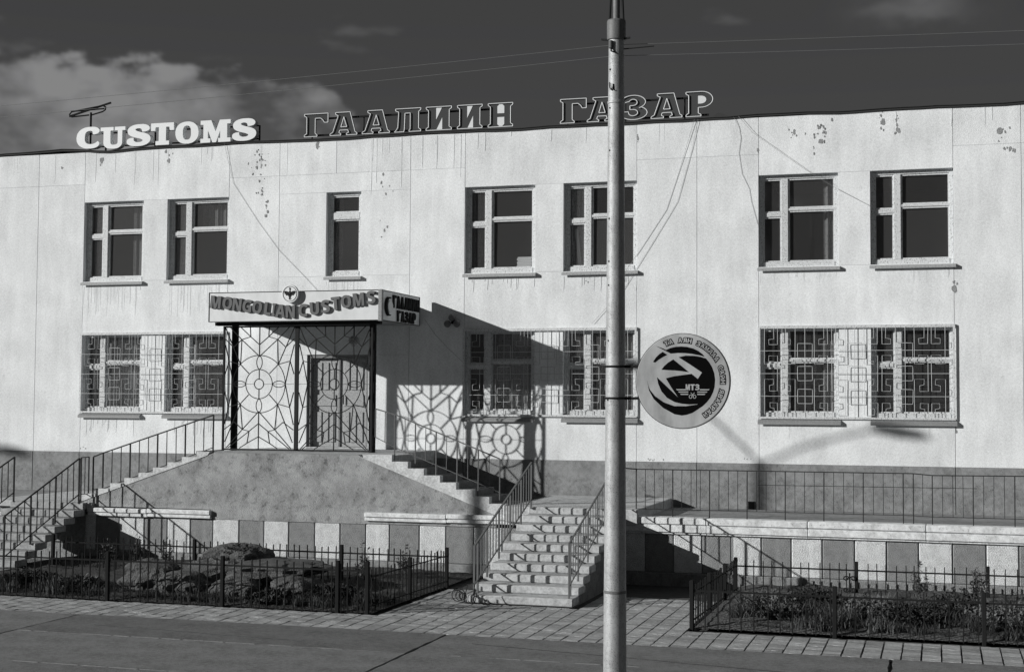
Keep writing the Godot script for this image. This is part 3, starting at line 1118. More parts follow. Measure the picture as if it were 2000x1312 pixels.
func build_porch() -> void:
	var p := thing("entrance_porch", "grey rendered concrete porch with a flight of pale steps down each side", "porch", Vector3(-2.45, GR, 1.6))
	var o := off(p)
	var zf := 3.22
	# front wall: flat top, sloping to both sides
	var wall := PackedVector2Array([Vector2(-6.9, -2.03), Vector2(-6.9, -1.97), Vector2(-4.05, FL - 0.055), Vector2(-3.9, FL), Vector2(-0.95, FL), Vector2(-0.84, FL - 0.055), Vector2(1.72, -1.98), Vector2(1.72, -2.2), Vector2(-0.79, -2.2), Vector2(-0.79, -2.21), Vector2(-3.95, -2.21), Vector2(-3.95, -2.03)])
	part(p, "front_wall", prism(wall, zf - 0.2, zf), M.porch, Transform3D(Basis(), -o))
	box(p, "floor", Vector3(-4.35, FL - 0.3, 0.02), Vector3(-0.6, FL - 0.002, zf - 0.201), M.step)
	box(p, "floor_edge", Vector3(-4.42, FL - 0.10, 2.0), Vector3(-4.351, FL + 0.012, 3.0), M.iron2)
	# flights: eight risers each, stepped pale stringer in front
	var tread := 0.312
	for sd in [1.0, -1.0]:
		var rise := 0.12 if sd > 0 else 0.107
		var sm: Material = M.step_shaded if sd > 0 else M.step
		var ustart := -0.28 if sd > 0 else -4.28
		var st_poly := PackedVector2Array()
		var n := 7 if sd > 0 else 8
		var inner := -0.60 if sd > 0 else -4.35
		for k in range(1, n + 1):
			# tread slab k lies below the floor
			var ua: float = ustart + sd * tread * (k - 1)
			var ub: float = ua + sd * tread
			var y: float = FL - rise * k
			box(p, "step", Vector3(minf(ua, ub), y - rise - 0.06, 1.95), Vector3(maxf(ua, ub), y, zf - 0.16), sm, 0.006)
		box(p, "step", Vector3(minf(inner, ustart), FL - 0.25, 1.95), Vector3(maxf(inner, ustart), FL - 0.001, zf - 0.16), M.step, 0.006)
		# stringer profile
		st_poly.append(Vector2(-0.84 if sd > 0 else -4.05, FL - 0.058))
		st_poly.append(Vector2(-0.86 if sd > 0 else -4.0, FL + 0.012))
		st_poly.append(Vector2(ustart, FL + 0.012))
		for k in range(1, n + 1):
			var ua: float = ustart + sd * tread * (k - 1)
			st_poly.append(Vector2(ua, FL + 0.012 - rise * k))
			st_poly.append(Vector2(ua + sd * tread, FL + 0.012 - rise * k))
		var ue: float = ustart + sd * tread * n
		if sd > 0:
			st_poly.append(Vector2(ue, -2.0))
		st_poly.append(Vector2(1.78 if sd > 0 else -6.9, -2.0 if sd > 0 else -1.985))
		part(p, "stringer", prism(st_poly, zf - 0.155, zf + 0.012), M.lime, Transform3D(Basis(), -o))

func build_terrace() -> void:
	structure("terrace", unit_box, M.plinth, Vector3(-1.0, (GR - 0.2 + TERR) / 2.0, 1.49), Vector3(29.0, TERR - GR + 0.2, 2.94))
	var w := thing("retaining_wall", "low terrace wall striped in pale and grey rough render under a white coping", "wall", Vector3(2.0, GR, 3.1))
	var zf := 3.2
	# striped render panels
	var white := true
	var u := -11.1
	var k := 0
	var bounds := [-9.05, -8.55, -8.0, -7.5, -6.97, -6.47, -5.95, -5.4, -4.9, -4.4, -3.92, -3.37, -2.85, -2.34, -1.81, -1.3, -0.79, -0.32, 0.26, 0.77, 1.3, 1.83, 2.34]
	white = true
	for i in range(bounds.size() - 2, -1, -1):
		white = (i % 2 == 0)
		stripe(w, bounds[i], bounds[i + 1], -2.205, white)
	var b2 := [4.05, 4.42, 4.92, 5.41, 5.91, 6.42, 6.92, 7.43, 7.96, 8.47, 8.98, 9.51, 10.03, 10.53, 11.05, 11.6, 12.1, 12.6]
	for i in b2.size() - 1:
		stripe(w, b2[i], b2[i + 1], -2.215, i % 2 == 0)
	box(w, "core", Vector3(-9.05, GR - 0.1, 2.965), Vector3(2.34, -2.21, zf - 0.03), M.foot)
	box(w, "core", Vector3(4.05, GR - 0.1, 2.965), Vector3(12.6, -2.22, zf - 0.03), M.foot)
	for q in [[-9.05, 2.34], [4.05, 12.6]]:
		box(w, "footing", Vector3(q[0], GR - 0.1, zf - 0.02), Vector3(q[1], -2.875, zf + 0.035), M.foot, 0.012)
	# coping in two courses, cast in lengths
	for q in [[-6.62, -5.3, -2.055], [-5.3, -3.94, -2.045], [-0.79, 0.8, -1.99], [0.8, 2.34, -1.98]]:
		box(w, "coping_stone", Vector3(q[0] + 0.003, q[2] - 0.085, 3.0), Vector3(q[1] - 0.003, q[2], zf + 0.105), M.coping, 0.012)
		box(w, "coping_course", Vector3(q[0] + 0.003, q[2] - 0.155, 3.0), Vector3(q[1] - 0.003, q[2] - 0.088, zf + 0.075), M.coping, 0.008)
	for q in [[4.05, 5.5], [5.5, 7.2], [7.2, 9.1], [9.1, 10.9], [10.9, 12.6]]:
		var y := -1.925 + rng.randf_range(-0.005, 0.005)
		box(w, "coping_stone", Vector3(q[0] + 0.003, y - 0.115, 3.0), Vector3(q[1] - 0.003, y, zf + 0.11), M.coping, 0.012)
		box(w, "coping_course", Vector3(q[0] + 0.003, y - 0.25, 3.0), Vector3(q[1] - 0.003, y - 0.119, zf + 0.085), M.coping, 0.008)
		box(w, "coping_course", Vector3(q[0] + 0.003, y - 0.285, 3.0), Vector3(q[1] - 0.003, y - 0.254, zf + 0.05), M.coping, 0.006)

func stripe(w: Node3D, a: float, b: float, y1: float, white: bool) -> void:
	box(w, "render_panel", Vector3(a + 0.008, -2.87, 3.14), Vector3(b - 0.008, y1, 3.2 + rng.randf_range(-0.003, 0.005) + (0.004 if white else 0.0)), M.stripe_w if white else M.stripe_g, 0.012)

func build_stairs() -> void:
	var s := thing("front_staircase", "pale concrete steps from the paving up to the terrace beside the lamp pole", "staircase", Vector3(3.2, GR, 5.0))
	var r := 0.125
	var t := 0.36
	for k in 10:
		var y := LAND - r * k
		var zf := 3.42 + t * k
		var j := rng.randf_range(-0.012, 0.012)
		box(s, "step", Vector3(2.37 + j * 0.5 - (0.03 if k > 7 else 0.0), y - r + 0.004, zf - t - 0.05), Vector3(4.02 + j, y, zf), M.step, 0.014)
	# solid body under the treads
	var poly := PackedVector2Array([Vector2(3.0, GR - 0.05), Vector2(3.0, LAND - 0.14)])
	for k in 10:
		poly.append(Vector2(3.38 + t * k, LAND - 0.14 - r * k))
		if k < 9:
			poly.append(Vector2(3.38 + t * k, LAND - 0.14 - r * (k + 1)))
	poly.append(Vector2(3.38 + t * 9, GR - 0.05))
	var bm := prism(poly, -3.95, -2.44)
	part(s, "stair_body", bm, M.foot, Transform3D(Basis(Vector3(0, 0, 1), Vector3(0, 1, 0), Vector3(-1, 0, 0)), -off(s)))
	box(s, "landing", Vector3(1.92, TERR - 0.1, 0.06), Vector3(4.32, LAND - 0.002, 3.36), M.step, 0.012)
	var l := thing("front_staircase", "pale concrete steps at the left edge, climbing behind the picket fence", "staircase", Vector3(-7.5, GR, 4.6))
	for k in 9:
		var y := -1.965 - 0.128 * k
		var zf := 3.42 + 0.30 * k
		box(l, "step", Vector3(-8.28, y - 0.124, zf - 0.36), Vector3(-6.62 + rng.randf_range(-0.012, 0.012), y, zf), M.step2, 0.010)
	var lp := PackedVector2Array([Vector2(3.22, GR - 0.05), Vector2(3.22, -2.11)])
	for k in 9:
		lp.append(Vector2(3.38 + 0.30 * k, -2.11 - 0.128 * k))
		if k < 8:
			lp.append(Vector2(3.38 + 0.30 * k, -2.11 - 0.128 * (k + 1)))
	lp.append(Vector2(3.38 + 0.30 * 8, GR - 0.05))
	part(l, "stair_body", prism(lp, 6.69, 8.2), M.foot, Transform3D(Basis(Vector3(0, 0, 1), Vector3(0, 1, 0), Vector3(-1, 0, 0)), -off(l)))
	box(l, "landing", Vector3(-9.0, TERR - 0.1, 0.06), Vector3(-6.5, -1.962, 3.3), M.step, 0.012)

func build_railings() -> void:
	# porch, right flight
	railing("porch_railing", "thin iron railing down the right-hand porch steps", [Vector3(-0.66, -0.10, 3.1), Vector3(-0.28, -0.20, 3.1), Vector3(1.75, -0.98, 3.1)], [Vector3(-0.66, -0.62, 3.1), Vector3(-0.28, -0.80, 3.1), Vector3(1.75, -1.58, 3.1)], [Vector3(-0.66, -0.62, 3.1), Vector3(-0.28, -1.08, 3.1), Vector3(1.75, -1.86, 3.1)], 0.2, 2, M.rail, 0.014)
	railing("porch_railing", "dark iron railing down the left-hand porch steps", [Vector3(-6.62, -1.08, 3.1), Vector3(-6.40, -1.0, 3.1), Vector3(-4.0, -0.24, 3.1)], [Vector3(-6.62, -1.72, 3.1), Vector3(-6.40, -1.70, 3.1), Vector3(-4.0, -0.86, 3.1)], [Vector3(-6.62, -1.95, 3.1), Vector3(-6.40, -1.84, 3.1), Vector3(-4.0, -1.02, 3.1)], 0.2, 3, M.rail_d, 0.016)
	# right front stair
	railing("stair_railing", "iron railing on the left side of the steps by the pole", [Vector3(2.44, -1.02, 3.45), Vector3(2.44, -2.12, 6.45), Vector3(2.44, -2.18, 6.62)], [Vector3(2.44, -1.66, 3.45), Vector3(2.44, -2.72, 6.45), Vector3(2.44, -2.78, 6.62)], [Vector3(2.44, -1.83, 3.45), Vector3(2.44, -2.9, 6.45), Vector3(2.44, -2.93, 6.62)], 0.16, 4, M.rail, 0.02)
	railing("stair_railing", "iron railing on the right side of the steps by the pole", [Vector3(3.94, -1.06, 3.45), Vector3(3.94, -2.07, 6.5), Vector3(3.94, -2.10, 6.6)], [Vector3(3.94, -1.66, 3.45), Vector3(3.94, -2.72, 6.5), Vector3(3.94, -2.76, 6.6)], [Vector3(3.94, -1.83, 3.45), Vector3(3.94, -2.9, 6.5), Vector3(3.94, -2.93, 6.6)], 0.16, 4, M.rail, 0.016)
	# left front stair
	railing("stair_railing", "iron railing on the right side of the left-edge steps", [Vector3(-6.72, -1.10, 3.42), Vector3(-6.72, -2.05, 5.7)], [Vector3(-6.72, -1.80, 3.42), Vector3(-6.72, -2.78, 5.7)], [Vector3(-6.72, -1.98, 3.42), Vector3(-6.72, -2.95, 5.7)], 0.19, 4, M.rail_d, 0.018)
	railing("stair_railing", "iron railing on the far left side of the left-edge steps", [Vector3(-8.2, -1.10, 3.42), Vector3(-8.2, -2.05, 5.7)], [Vector3(-8.2, -1.80, 3.42), Vector3(-8.2, -2.78, 5.7)], [Vector3(-8.2, -1.98, 3.42), Vector3(-8.2, -2.95, 5.7)], 0.19, 4, M.rail_d, 0.018)
	railing("landing_railing", "short rusty railing between the left steps and the porch steps", [Vector3(-6.72, -1.09, 3.36), Vector3(-6.68, -1.08, 3.16)], [Vector3(-6.72, -1.80, 3.36), Vector3(-6.68, -1.80, 3.16)], [Vector3(-6.72, -1.98, 3.36), Vector3(-6.68, -1.98, 3.16)], 0.1, 4, M.rail_d, 0.014)
	# terrace, right of the steps
	var t := railing("terrace_railing", "long thin iron railing along the white coping right of the pole", [Vector3(4.25, -1.115, 3.12), Vector3(8.9, -1.10, 3.14), Vector3(9.2, -1.125, 3.14), Vector3(12.4, -1.09, 3.14)], [Vector3(4.25, -1.80, 3.12), Vector3(8.9, -1.79, 3.14), Vector3(9.2, -1.80, 3.14), Vector3(12.4, -1.80, 3.14)], [Vector3(4.25, -1.93, 3.12), Vector3(8.9, -1.93, 3.14), Vector3(9.2, -1.93, 3.14), Vector3(12.4, -1.93, 3.14)], 0.158, 4, M.rail_d, 0.0115)
	bar(t, "middle_rail", Vector3(6.35, -1.345, 3.125), Vector3(9.9, -1.325, 3.13), 0.009, M.rail_d)
	bar(t, "handrail", Vector3(3.94, -1.08, 3.40), Vector3(4.25, -1.115, 3.12), 0.018, M.rail_d)

func build_canopy() -> void:
	var c := thing("entrance_canopy", "boxy white entrance canopy with raised lettering over the barred porch", "canopy", Vector3(-2.75, FL, 1.2))
	var o := off(c)
	var u0 := -4.61
	var u1 := -0.91
	var v0 := 1.595
	var v1 := 2.185
	var zf := 2.25
	box(c, "fascia", Vector3(u0 + 0.012, v0 + 0.012, zf - 0.05), Vector3(u1 - 0.07, v1 - 0.012, zf), M.sign_w)
	box(c, "trim", Vector3(u0, v1 - 0.012, zf - 0.06), Vector3(u1 - 0.068, v1, zf + 0.008), M.iron2)
	box(c, "trim", Vector3(u0, v0, zf - 0.06), Vector3(u1 - 0.068, v0 + 0.012, zf + 0.008), M.rail)
	box(c, "trim", Vector3(u0, v0 + 0.012, zf - 0.06), Vector3(u0 + 0.012, v1 - 0.012, zf + 0.008), M.iron2)
	box(c, "corner_post", Vector3(u1 - 0.068, v0 - 0.015, zf - 0.07), Vector3(u1 + 0.012, v1 + 0.006, zf + 0.012), M.zinc, 0.006)
	box(c, "side_panel", Vector3(u1 - 0.05, v0 + 0.012, 0.19), Vector3(u1, v1 - 0.012, zf - 0.071), M.sign_side)
	box(c, "side_trim", Vector3(u1 - 0.06, v1 - 0.012, 0.18), Vector3(u1 + 0.012, v1, zf - 0.071), M.rail)
	box(c, "side_trim", Vector3(u1 - 0.06, v0, 0.18), Vector3(u1 + 0.012, v0 + 0.012, zf - 0.071), M.rail)
	box(c, "side_trim", Vector3(u1 - 0.06, v0 + 0.012, 0.18), Vector3(u1 + 0.012, v1 - 0.012, 0.19), M.rail)
	box(c, "side_panel", Vector3(u0, v0 + 0.012, 0.19), Vector3(u0 + 0.05, v1 - 0.012, zf - 0.061), M.sign_side)
	box(c, "roof_slab", Vector3(u0 + 0.052, 1.62, 0.0), Vector3(u1 - 0.052, 1.99, zf - 0.062), M.plinth)
	box(c, "edge_beam", Vector3(u0 + 0.08, 1.53, zf - 0.24), Vector3(u1 - 0.08, 1.594, zf - 0.12), M.iron2)
	# square columns
	for x in [-4.23, -1.25]:
		box(c, "column", Vector3(x - 0.055, FL, 1.78), Vector3(x + 0.055, 1.62, 1.89), M.iron, 0.008)
	# front lettering, dipping to the middle
	var word := "MONGOLIANCUSTOMS"
	var xs := [100, 208, 297, 388, 480, 575, 628, 690, 778, 892, 992, 1088, 1176, 1268, 1375, 1482]
	var ys := [226, 236, 250, 264, 276, 290, 300, 312, 318, 308, 292, 274, 248, 233, 216, 198]
	var ws := [0.235, 0.215, 0.20, 0.20, 0.215, 0.145, 0.07, 0.215, 0.20, 0.205, 0.20, 0.19, 0.19, 0.215, 0.235, 0.19]
	for i in word.length():
		var px: float = 400.0 + xs[i] / 4.545
		var py: float = 540.0 + ys[i] / 4.545
		# fascia spans 407..738 px and 570..630 px in the photograph's scale
		var u := lerpf(-4.6, -0.985, (px - 407.0) / 331.0)
		var v := lerpf(2.185, 1.595, (py - 570.0 + (px - 407.0) * 0.006) / 60.0)
		var slope := -0.10 if i < 8 else (0.09 if i > 9 else 0.0)
		var l := part(c, "letter", bold_mesh(word[i], false, Vector2(ws[i] * 0.97, 0.25), 0.006, 0.0, 0.042), M.letter_g, Transform3D(Basis(Vector3(0, 0, 1), slope), Vector3(u, v, zf + 0.006) - o))
		l.set_meta("label", "raised grey letter " + word[i])
	# round emblem above the lettering
	var eb := node(c, "emblem", Vector3(-2.80, 2.125, zf + 0.06) - o)
	var disc := lathe([Vector2(0.0, -0.03), Vector2(0.172, -0.03), Vector2(0.178, -0.024), Vector2(0.178, 0.024), Vector2(0.172, 0.03), Vector2(0.0, 0.03)], 36)
	var upr := Basis(Vector3(1, 0, 0), PI / 2)
	part(eb, "emblem_disc", disc, M.letter_w, Transform3D(upr, Vector3.ZERO))
	var ring := []
	for k in 41:
		ring.append(Vector3(cos(TAU * k / 40.0) * 0.145, sin(TAU * k / 40.0) * 0.145, 0.032))
	part(eb, "emblem_ring", tube(ring, 0.006, 5), M.letter_g)
	var wing := poly_of([0, 4, 8, -10, 22, -20, 40, -22, 50, -14, 42, -8, 44, 0, 34, 2, 30, 12, 20, 10, 6, 16], 0.0026, Vector2.ZERO)
	var wing2 := PackedVector2Array()
	for q in wing:
		wing2.append(Vector2(-q.x, q.y))
	part(eb, "wing", prism(wing, 0.031, 0.036), M.letter_d)
	part(eb, "wing", prism(wing2, 0.031, 0.036), M.letter_d)
	part(eb, "staff", unit_box, M.letter_d, Transform3D(Basis.from_scale(Vector3(0.009, 0.22, 0.006)), Vector3(0, -0.005, 0.0375)))
	part(eb, "staff_knob", lathe([Vector2(0, -0.004), Vector2(0.016, -0.004), Vector2(0.016, 0.004), Vector2(0, 0.004)], 14), M.letter_d, Transform3D(upr, Vector3(0, 0.105, 0.036)))
	for s in [-1.0, 1.0]:
		var sn := []
		for k in 25:
			var a := k / 24.0
			sn.append(Vector3(s * sin(a * TAU * 1.25) * 0.034 * (1.0 - a * 0.45), 0.05 - a * 0.15, 0.037 + s * 0.003))
		part(eb, "snake", tube(sn, 0.005, 5), M.letter_d)
	# side lettering
	var sg := node(c, "side_lettering", Vector3(u1, 1.89, 1.2) - o)
	sg.rotation.y = PI / 2
	var row := "ГААЛИИН"
	for i in row.length():
		part(sg, "letter", bold_mesh(row[i], false, Vector2(0.16, 0.25), 0.006, 0.0, 0.03), M.letter_d, Transform3D(Basis(), Vector3(-0.42 + i * 0.212, 0.105, 0.003)))
	row = "ГАЗАР"
	for i in row.length():
		part(sg, "letter", bold_mesh(row[i], false, Vector2(0.16, 0.22), 0.006, 0.0, 0.03), M.letter_d, Transform3D(Basis(), Vector3(-0.18 + i * 0.212, -0.165, 0.003)))
	var cr := PackedVector2Array()
	for k in 25:
		var a := lerpf(PI * 0.36, PI * 1.64, k / 24.0)
		cr.append(Vector2(cos(a) * 0.17, sin(a) * 0.185))
	for k in 25:
		var a := lerpf(PI * 1.58, PI * 0.42, k / 24.0)
		cr.append(Vector2(0.03 + cos(a) * 0.14, sin(a) * 0.16))
	part(sg, "crescent", prism(cr, 0.0, 0.05), M.letter_d, Transform3D(Basis(), Vector3(-0.74, -0.01, 0)))
	part(sg, "emblem_disc", disc, M.letter_w, Transform3D(upr.scaled(Vector3(0.7, 0.7, 0.7)), Vector3(-0.68, -0.01, 0.022)))

func build_gate() -> void:
	var g := thing("entrance_grille", "dark iron porch grille with two big circle patterns under the canopy", "grille", Vector3(-2.79, FL, 2.0))
	var z := 2.0
	var lo := FL + 0.01
	var hi := 1.525
	var m: Material = M.gate
	for u in [-4.385, -1.195]:
		box(g, "upright", Vector3(u - 0.02, lo, z - 0.02), Vector3(u + 0.02, hi, z + 0.02), m, 0.004)
	box(g, "upright", Vector3(-2.83, lo, z - 0.015), Vector3(-2.745, hi, z + 0.02), m, 0.004)
	box(g, "bottom_rail", Vector3(-4.365, lo, z - 0.015), Vector3(-2.831, lo + 0.03, z + 0.015), m)
	box(g, "bottom_rail", Vector3(-2.744, lo, z - 0.015), Vector3(-1.215, lo + 0.03, z + 0.015), m)
	box(g, "top_rail", Vector3(-4.365, hi - 0.03, z - 0.015), Vector3(-2.831, hi, z + 0.015), m)
	box(g, "top_rail", Vector3(-2.744, hi - 0.03, z - 0.015), Vector3(-1.215, hi, z + 0.015), m)
	# one quadrant of the pattern: [x0, y0, x1, y1] from the circle's centre
	var up := [[0.23, 0.21, 0.42, 0.39], [0.42, 0.39, 0.77, 1.13], [0.42, 0.39, 0.40, 0.885], [0.0, 0.55, 0.40, 0.885], [0.40, 0.885, 0.66, 1.13], [0.40, 0.885, 0.58, 0.73], [0.58, 0.73, 0.77, 0.90], [0.0, 0.78, 0.20, 0.94], [0.20, 0.94, 0.42, 1.13], [0.20, 0.94, 0.21, 1.13], [0.20, 0.94, 0.40, 0.885], [0.42, 0.39, 0.68, 0.455], [0.68, 0.455, 0.765, 0.78], [0.68, 0.455, 0.765, 0.20], [0.58, 0.0, 0.68, 0.455]]
	var down := [[0.23, -0.21, 0.41, -0.39], [0.41, -0.39, 0.75, -1.15], [0.41, -0.39, 0.36, -0.90], [0.0, -0.54, 0.36, -0.90], [0.36, -0.90, 0.72, -1.27], [0.36, -0.90, 0.54, -0.75], [0.54, -0.75, 0.765, -0.90], [0.0, -0.78, 0.21, -0.935], [0.21, -0.935, 0.68, -1.27], [0.21, -0.935, 0.25, -1.17], [0.21, -0.935, 0.36, -0.90], [0.0, -1.04, 0.25, -1.17], [0.25, -1.17, 0.42, -1.27], [0.41, -0.39, 0.68, -0.455], [0.68, -0.455, 0.765, -0.16], [0.68, -0.455, 0.765, -0.80], [0.58, 0.0, 0.68, -0.455]]
	var cy := 0.37
	for cu in [-3.605, -1.985]:
		for s in [-1.0, 1.0]:
			for q in up + down:
				var a := Vector3(cu + s * q[0] * 0.985, cy + q[1], z + rng.randf_range(-0.003, 0.003))
				var b := Vector3(cu + s * q[2] * 0.985, cy + q[3], z + rng.randf_range(-0.003, 0.003))
				bar(g, "pattern_bar", a, b, 0.0135, m, 0.022)
		bar(g, "pattern_bar", Vector3(cu, cy + 0.28, z), Vector3(cu, cy + 0.10, z), 0.016, m)
		bar(g, "pattern_bar", Vector3(cu, cy - 0.28, z), Vector3(cu, cy - 0.10, z), 0.016, m)
		bar(g, "pattern_bar", Vector3(cu, cy + 0.54, z), Vector3(cu, hi - 0.03, z), 0.018, m)
		bar(g, "pattern_bar", Vector3(cu, cy - 0.54, z), Vector3(cu, lo + 0.03, z), 0.018, m)
		bar(g, "pattern_bar", Vector3(cu - 0.76, cy, z + 0.01), Vector3(cu - 0.10, cy, z + 0.01), 0.007, m)
		bar(g, "pattern_bar", Vector3(cu + 0.10, cy, z + 0.01), Vector3(cu + 0.76, cy, z + 0.01), 0.007, m)
		for r in [0.10, 0.29, 0.57]:
			var ring := []
			for k in 49:
				ring.append(Vector3(cos(TAU * k / 48.0) * r * (1.0 if r < 0.5 else 1.0), sin(TAU * k / 48.0) * r * (1.0 if r > 0.2 else 1.0), 0))
			part(g, "ring", tube(ring, 0.0095 if r < 0.2 else 0.0085, 6), m, Transform3D(Basis.from_scale(Vector3(1, 1, 1.6)), Vector3(cu, cy, z + 0.004) - off(g)))
		for q in [Vector2(0, 1), Vector2(0, -1), Vector2(1, 0), Vector2(-1, 0)]:
			var eye := []
			for k in 33:
				var a := TAU * k / 32.0
				var along: float = 0.43 + cos(a) * 0.135
				var side: float = sin(a) * 0.062 * (1.0 - 0.25 * cos(a) * cos(a))
				eye.append(Vector3(q.x * along - q.y * side, q.y * along + q.x * side, 0))
			part(g, "eye_link", tube(eye, 0.0085, 5), m, Transform3D(Basis.from_scale(Vector3(1, 1, 1.5)), Vector3(cu, cy, z - 0.004) - off(g)))
	# bell lamp hanging inside
	var l := thing("porch_lamp", "small dark globe lamp hanging inside the porch above the door", "lamp", Vector3(-2.05, 1.25, 0.9))
	part(l, "globe", lathe([Vector2(0, -0.12), Vector2(0.06, -0.11), Vector2(0.11, -0.05), Vector2(0.12, 0.0), Vector2(0.11, 0.05), Vector2(0.06, 0.11), Vector2(0, 0.12)], 20), M.globe)
	rod(l, "stem", Vector3(-2.05, 1.36, 0.9), Vector3(-2.05, 1.62, 0.9), 0.012, M.iron2)

func arc(c: Vector2, r: Vector2, a0: float, a1: float, n: int) -> Array:
	var o := []
	for k in n + 1:
		var a := deg_to_rad(lerpf(a0, a1, float(k) / n))
		o.append(c + Vector2(cos(a) * r.x, sin(a) * r.y))
	return o

# sheet-metal slab letter: grey face, white tube round its edge, pale plates in the openings of some
func slab_letter(g: Node3D, ch: String, c: Vector2, size: Vector2, og: Vector3) -> void:
	var V := func(f: Array) -> Array:
		var o := []
		for i in range(0, f.size(), 2):
			o.append(Vector2(f[i], f[i + 1]))
		return o
	var outer := []
	var hole := []
	var plates := []
	if ch == "Г":
		outer = V.call([0, 0, 0.54, 0, 0.54, 0.07, 0.46, 0.14, 0.46, 0.80, 0.68, 0.80, 0.78, 0.72, 0.85, 0.60, 1, 0.60, 1, 1, 0, 1, 0, 0.92, 0.1, 0.86, 0.1, 0.14, 0, 0.07])
	elif ch == "А":
		outer = V.call([0, 0, 0.40, 0, 0.40, 0.07, 0.33, 0.11, 0.36, 0.22, 0.66, 0.22, 0.69, 0.11, 0.61, 0.07, 0.61, 0, 1, 0, 1, 0.07, 0.93, 0.13, 0.74, 1, 0.2, 1, 0.2, 0.92, 0.30, 0.86, 0.1, 0.14, 0, 0.07])
		hole = V.call([0.40, 0.36, 0.62, 0.36, 0.51, 0.80])
	elif ch == "Л":
		outer = V.call([0, 0, 0.36, 0, 0.38, 0.10, 0.40, 0.80, 0.60, 0.80, 0.60, 0.12, 0.56, 0.07, 0.56, 0, 1, 0, 1, 0.07, 0.92, 0.14, 0.92, 0.86, 1, 0.92, 1, 1, 0.04, 1, 0.04, 0.92, 0.16, 0.86, 0.13, 0.20, 0.08, 0.10])
	elif ch == "И" or ch == "Н":
		outer = V.call([0, 0, 1, 0, 1, 0.08, 0.91, 0.14, 0.91, 0.86, 1, 0.92, 1, 1, 0, 1, 0, 0.92, 0.09, 0.86, 0.09, 0.14, 0, 0.08])
		if ch == "И":
			plates = [V.call([0.38, 0.96, 0.38, 0.46, 0.60, 0.96]), V.call([0.62, 0.04, 0.62, 0.54, 0.40, 0.04])]
		else:
			plates = [V.call([0.44, 0.96, 0.36, 0.88, 0.36, 0.58, 0.64, 0.58, 0.64, 0.88, 0.56, 0.96]), V.call([0.44, 0.04, 0.36, 0.12, 0.36, 0.42, 0.64, 0.42, 0.64, 0.12, 0.56, 0.04])]
	elif ch == "З":
		outer = arc(Vector2(0.48, 0.72), Vector2(0.46, 0.28), 165, -62, 14)
		outer += arc(Vector2(0.5, 0.28), Vector2(0.5, 0.28), 55, -165, 14)
		outer += [Vector2(0.0, 0.33), Vector2(0.30, 0.33)]
		outer += arc(Vector2(0.48, 0.29), Vector2(0.17, 0.13), 195, 450, 10)
		outer += [Vector2(0.36, 0.42), Vector2(0.36, 0.58)]
		outer += arc(Vector2(0.48, 0.71), Vector2(0.15, 0.13), -90, 160, 10)
		outer += [Vector2(0.04, 0.68)]
	else:
		outer = V.call([0, 0, 0.56, 0, 0.56, 0.07, 0.46, 0.13, 0.46, 0.36])
		outer += arc(Vector2(0.58, 0.68), Vector2(0.42, 0.32), -90, 90, 14)
		outer += V.call([0, 1, 0, 0.92, 0.1, 0.86, 0.1, 0.14, 0, 0.07])
		var dd := [Vector2(0.44, 0.52)]
		dd += arc(Vector2(0.55, 0.68), Vector2(0.20, 0.16), -90, 90, 8)
		dd += [Vector2(0.44, 0.84)]
		plates = [dd]
	var at := Vector3(c.x, c.y, 0) - og
	var face := []
	for p in outer:
		face.append(p)
	if hole.size() > 0:
		# bridge from the lower left hole corner down to the crossbar
		face = []
		for i in outer.size():
			face.append(outer[i])
			if i == 4:
				face.append(Vector2(0.399, 0.22))
				face += [hole[0], hole[2], hole[1], hole[0] + Vector2(0.002, 0.0)]
				face.append(Vector2(0.401, 0.22))
	var fp := PackedVector2Array()
	for p in face:
		fp.append((p - Vector2(0.5, 0.5)) * size)
	if Geometry2D.triangulate_polygon(fp).size() == 0:
		fp = PackedVector2Array()
		for p in outer:
			fp.append((p - Vector2(0.5, 0.5)) * size)
	var l := part(g, "letter", prism(fp, -0.15, -0.12), M.face_g, Transform3D(Basis(), at))
	l.set_meta("label", "outlined grey letter " + ch)
	var st := newst()
	for ring in ([outer, hole] if hole.size() > 0 else [outer]):
		var pts := []
		for p in ring:
			var q: Vector2 = (p - Vector2(0.5, 0.5)) * size
			pts.append(Vector3(q.x, q.y, -0.10))
		for i in pts.size():
			add_tube(st, [pts[i], pts[(i + 1) % pts.size()]], 0.0105, 5)
	part(g, "tube_outline", st.commit(), M.neon, Transform3D(Basis(), at))
	for q in plates:
		var pp := PackedVector2Array()
		for p in q:
			pp.append((p - Vector2(0.5, 0.5)) * size)
		part(g, "pale_plate", prism(pp, -0.119, -0.114), M.neon, Transform3D(Basis(), at))

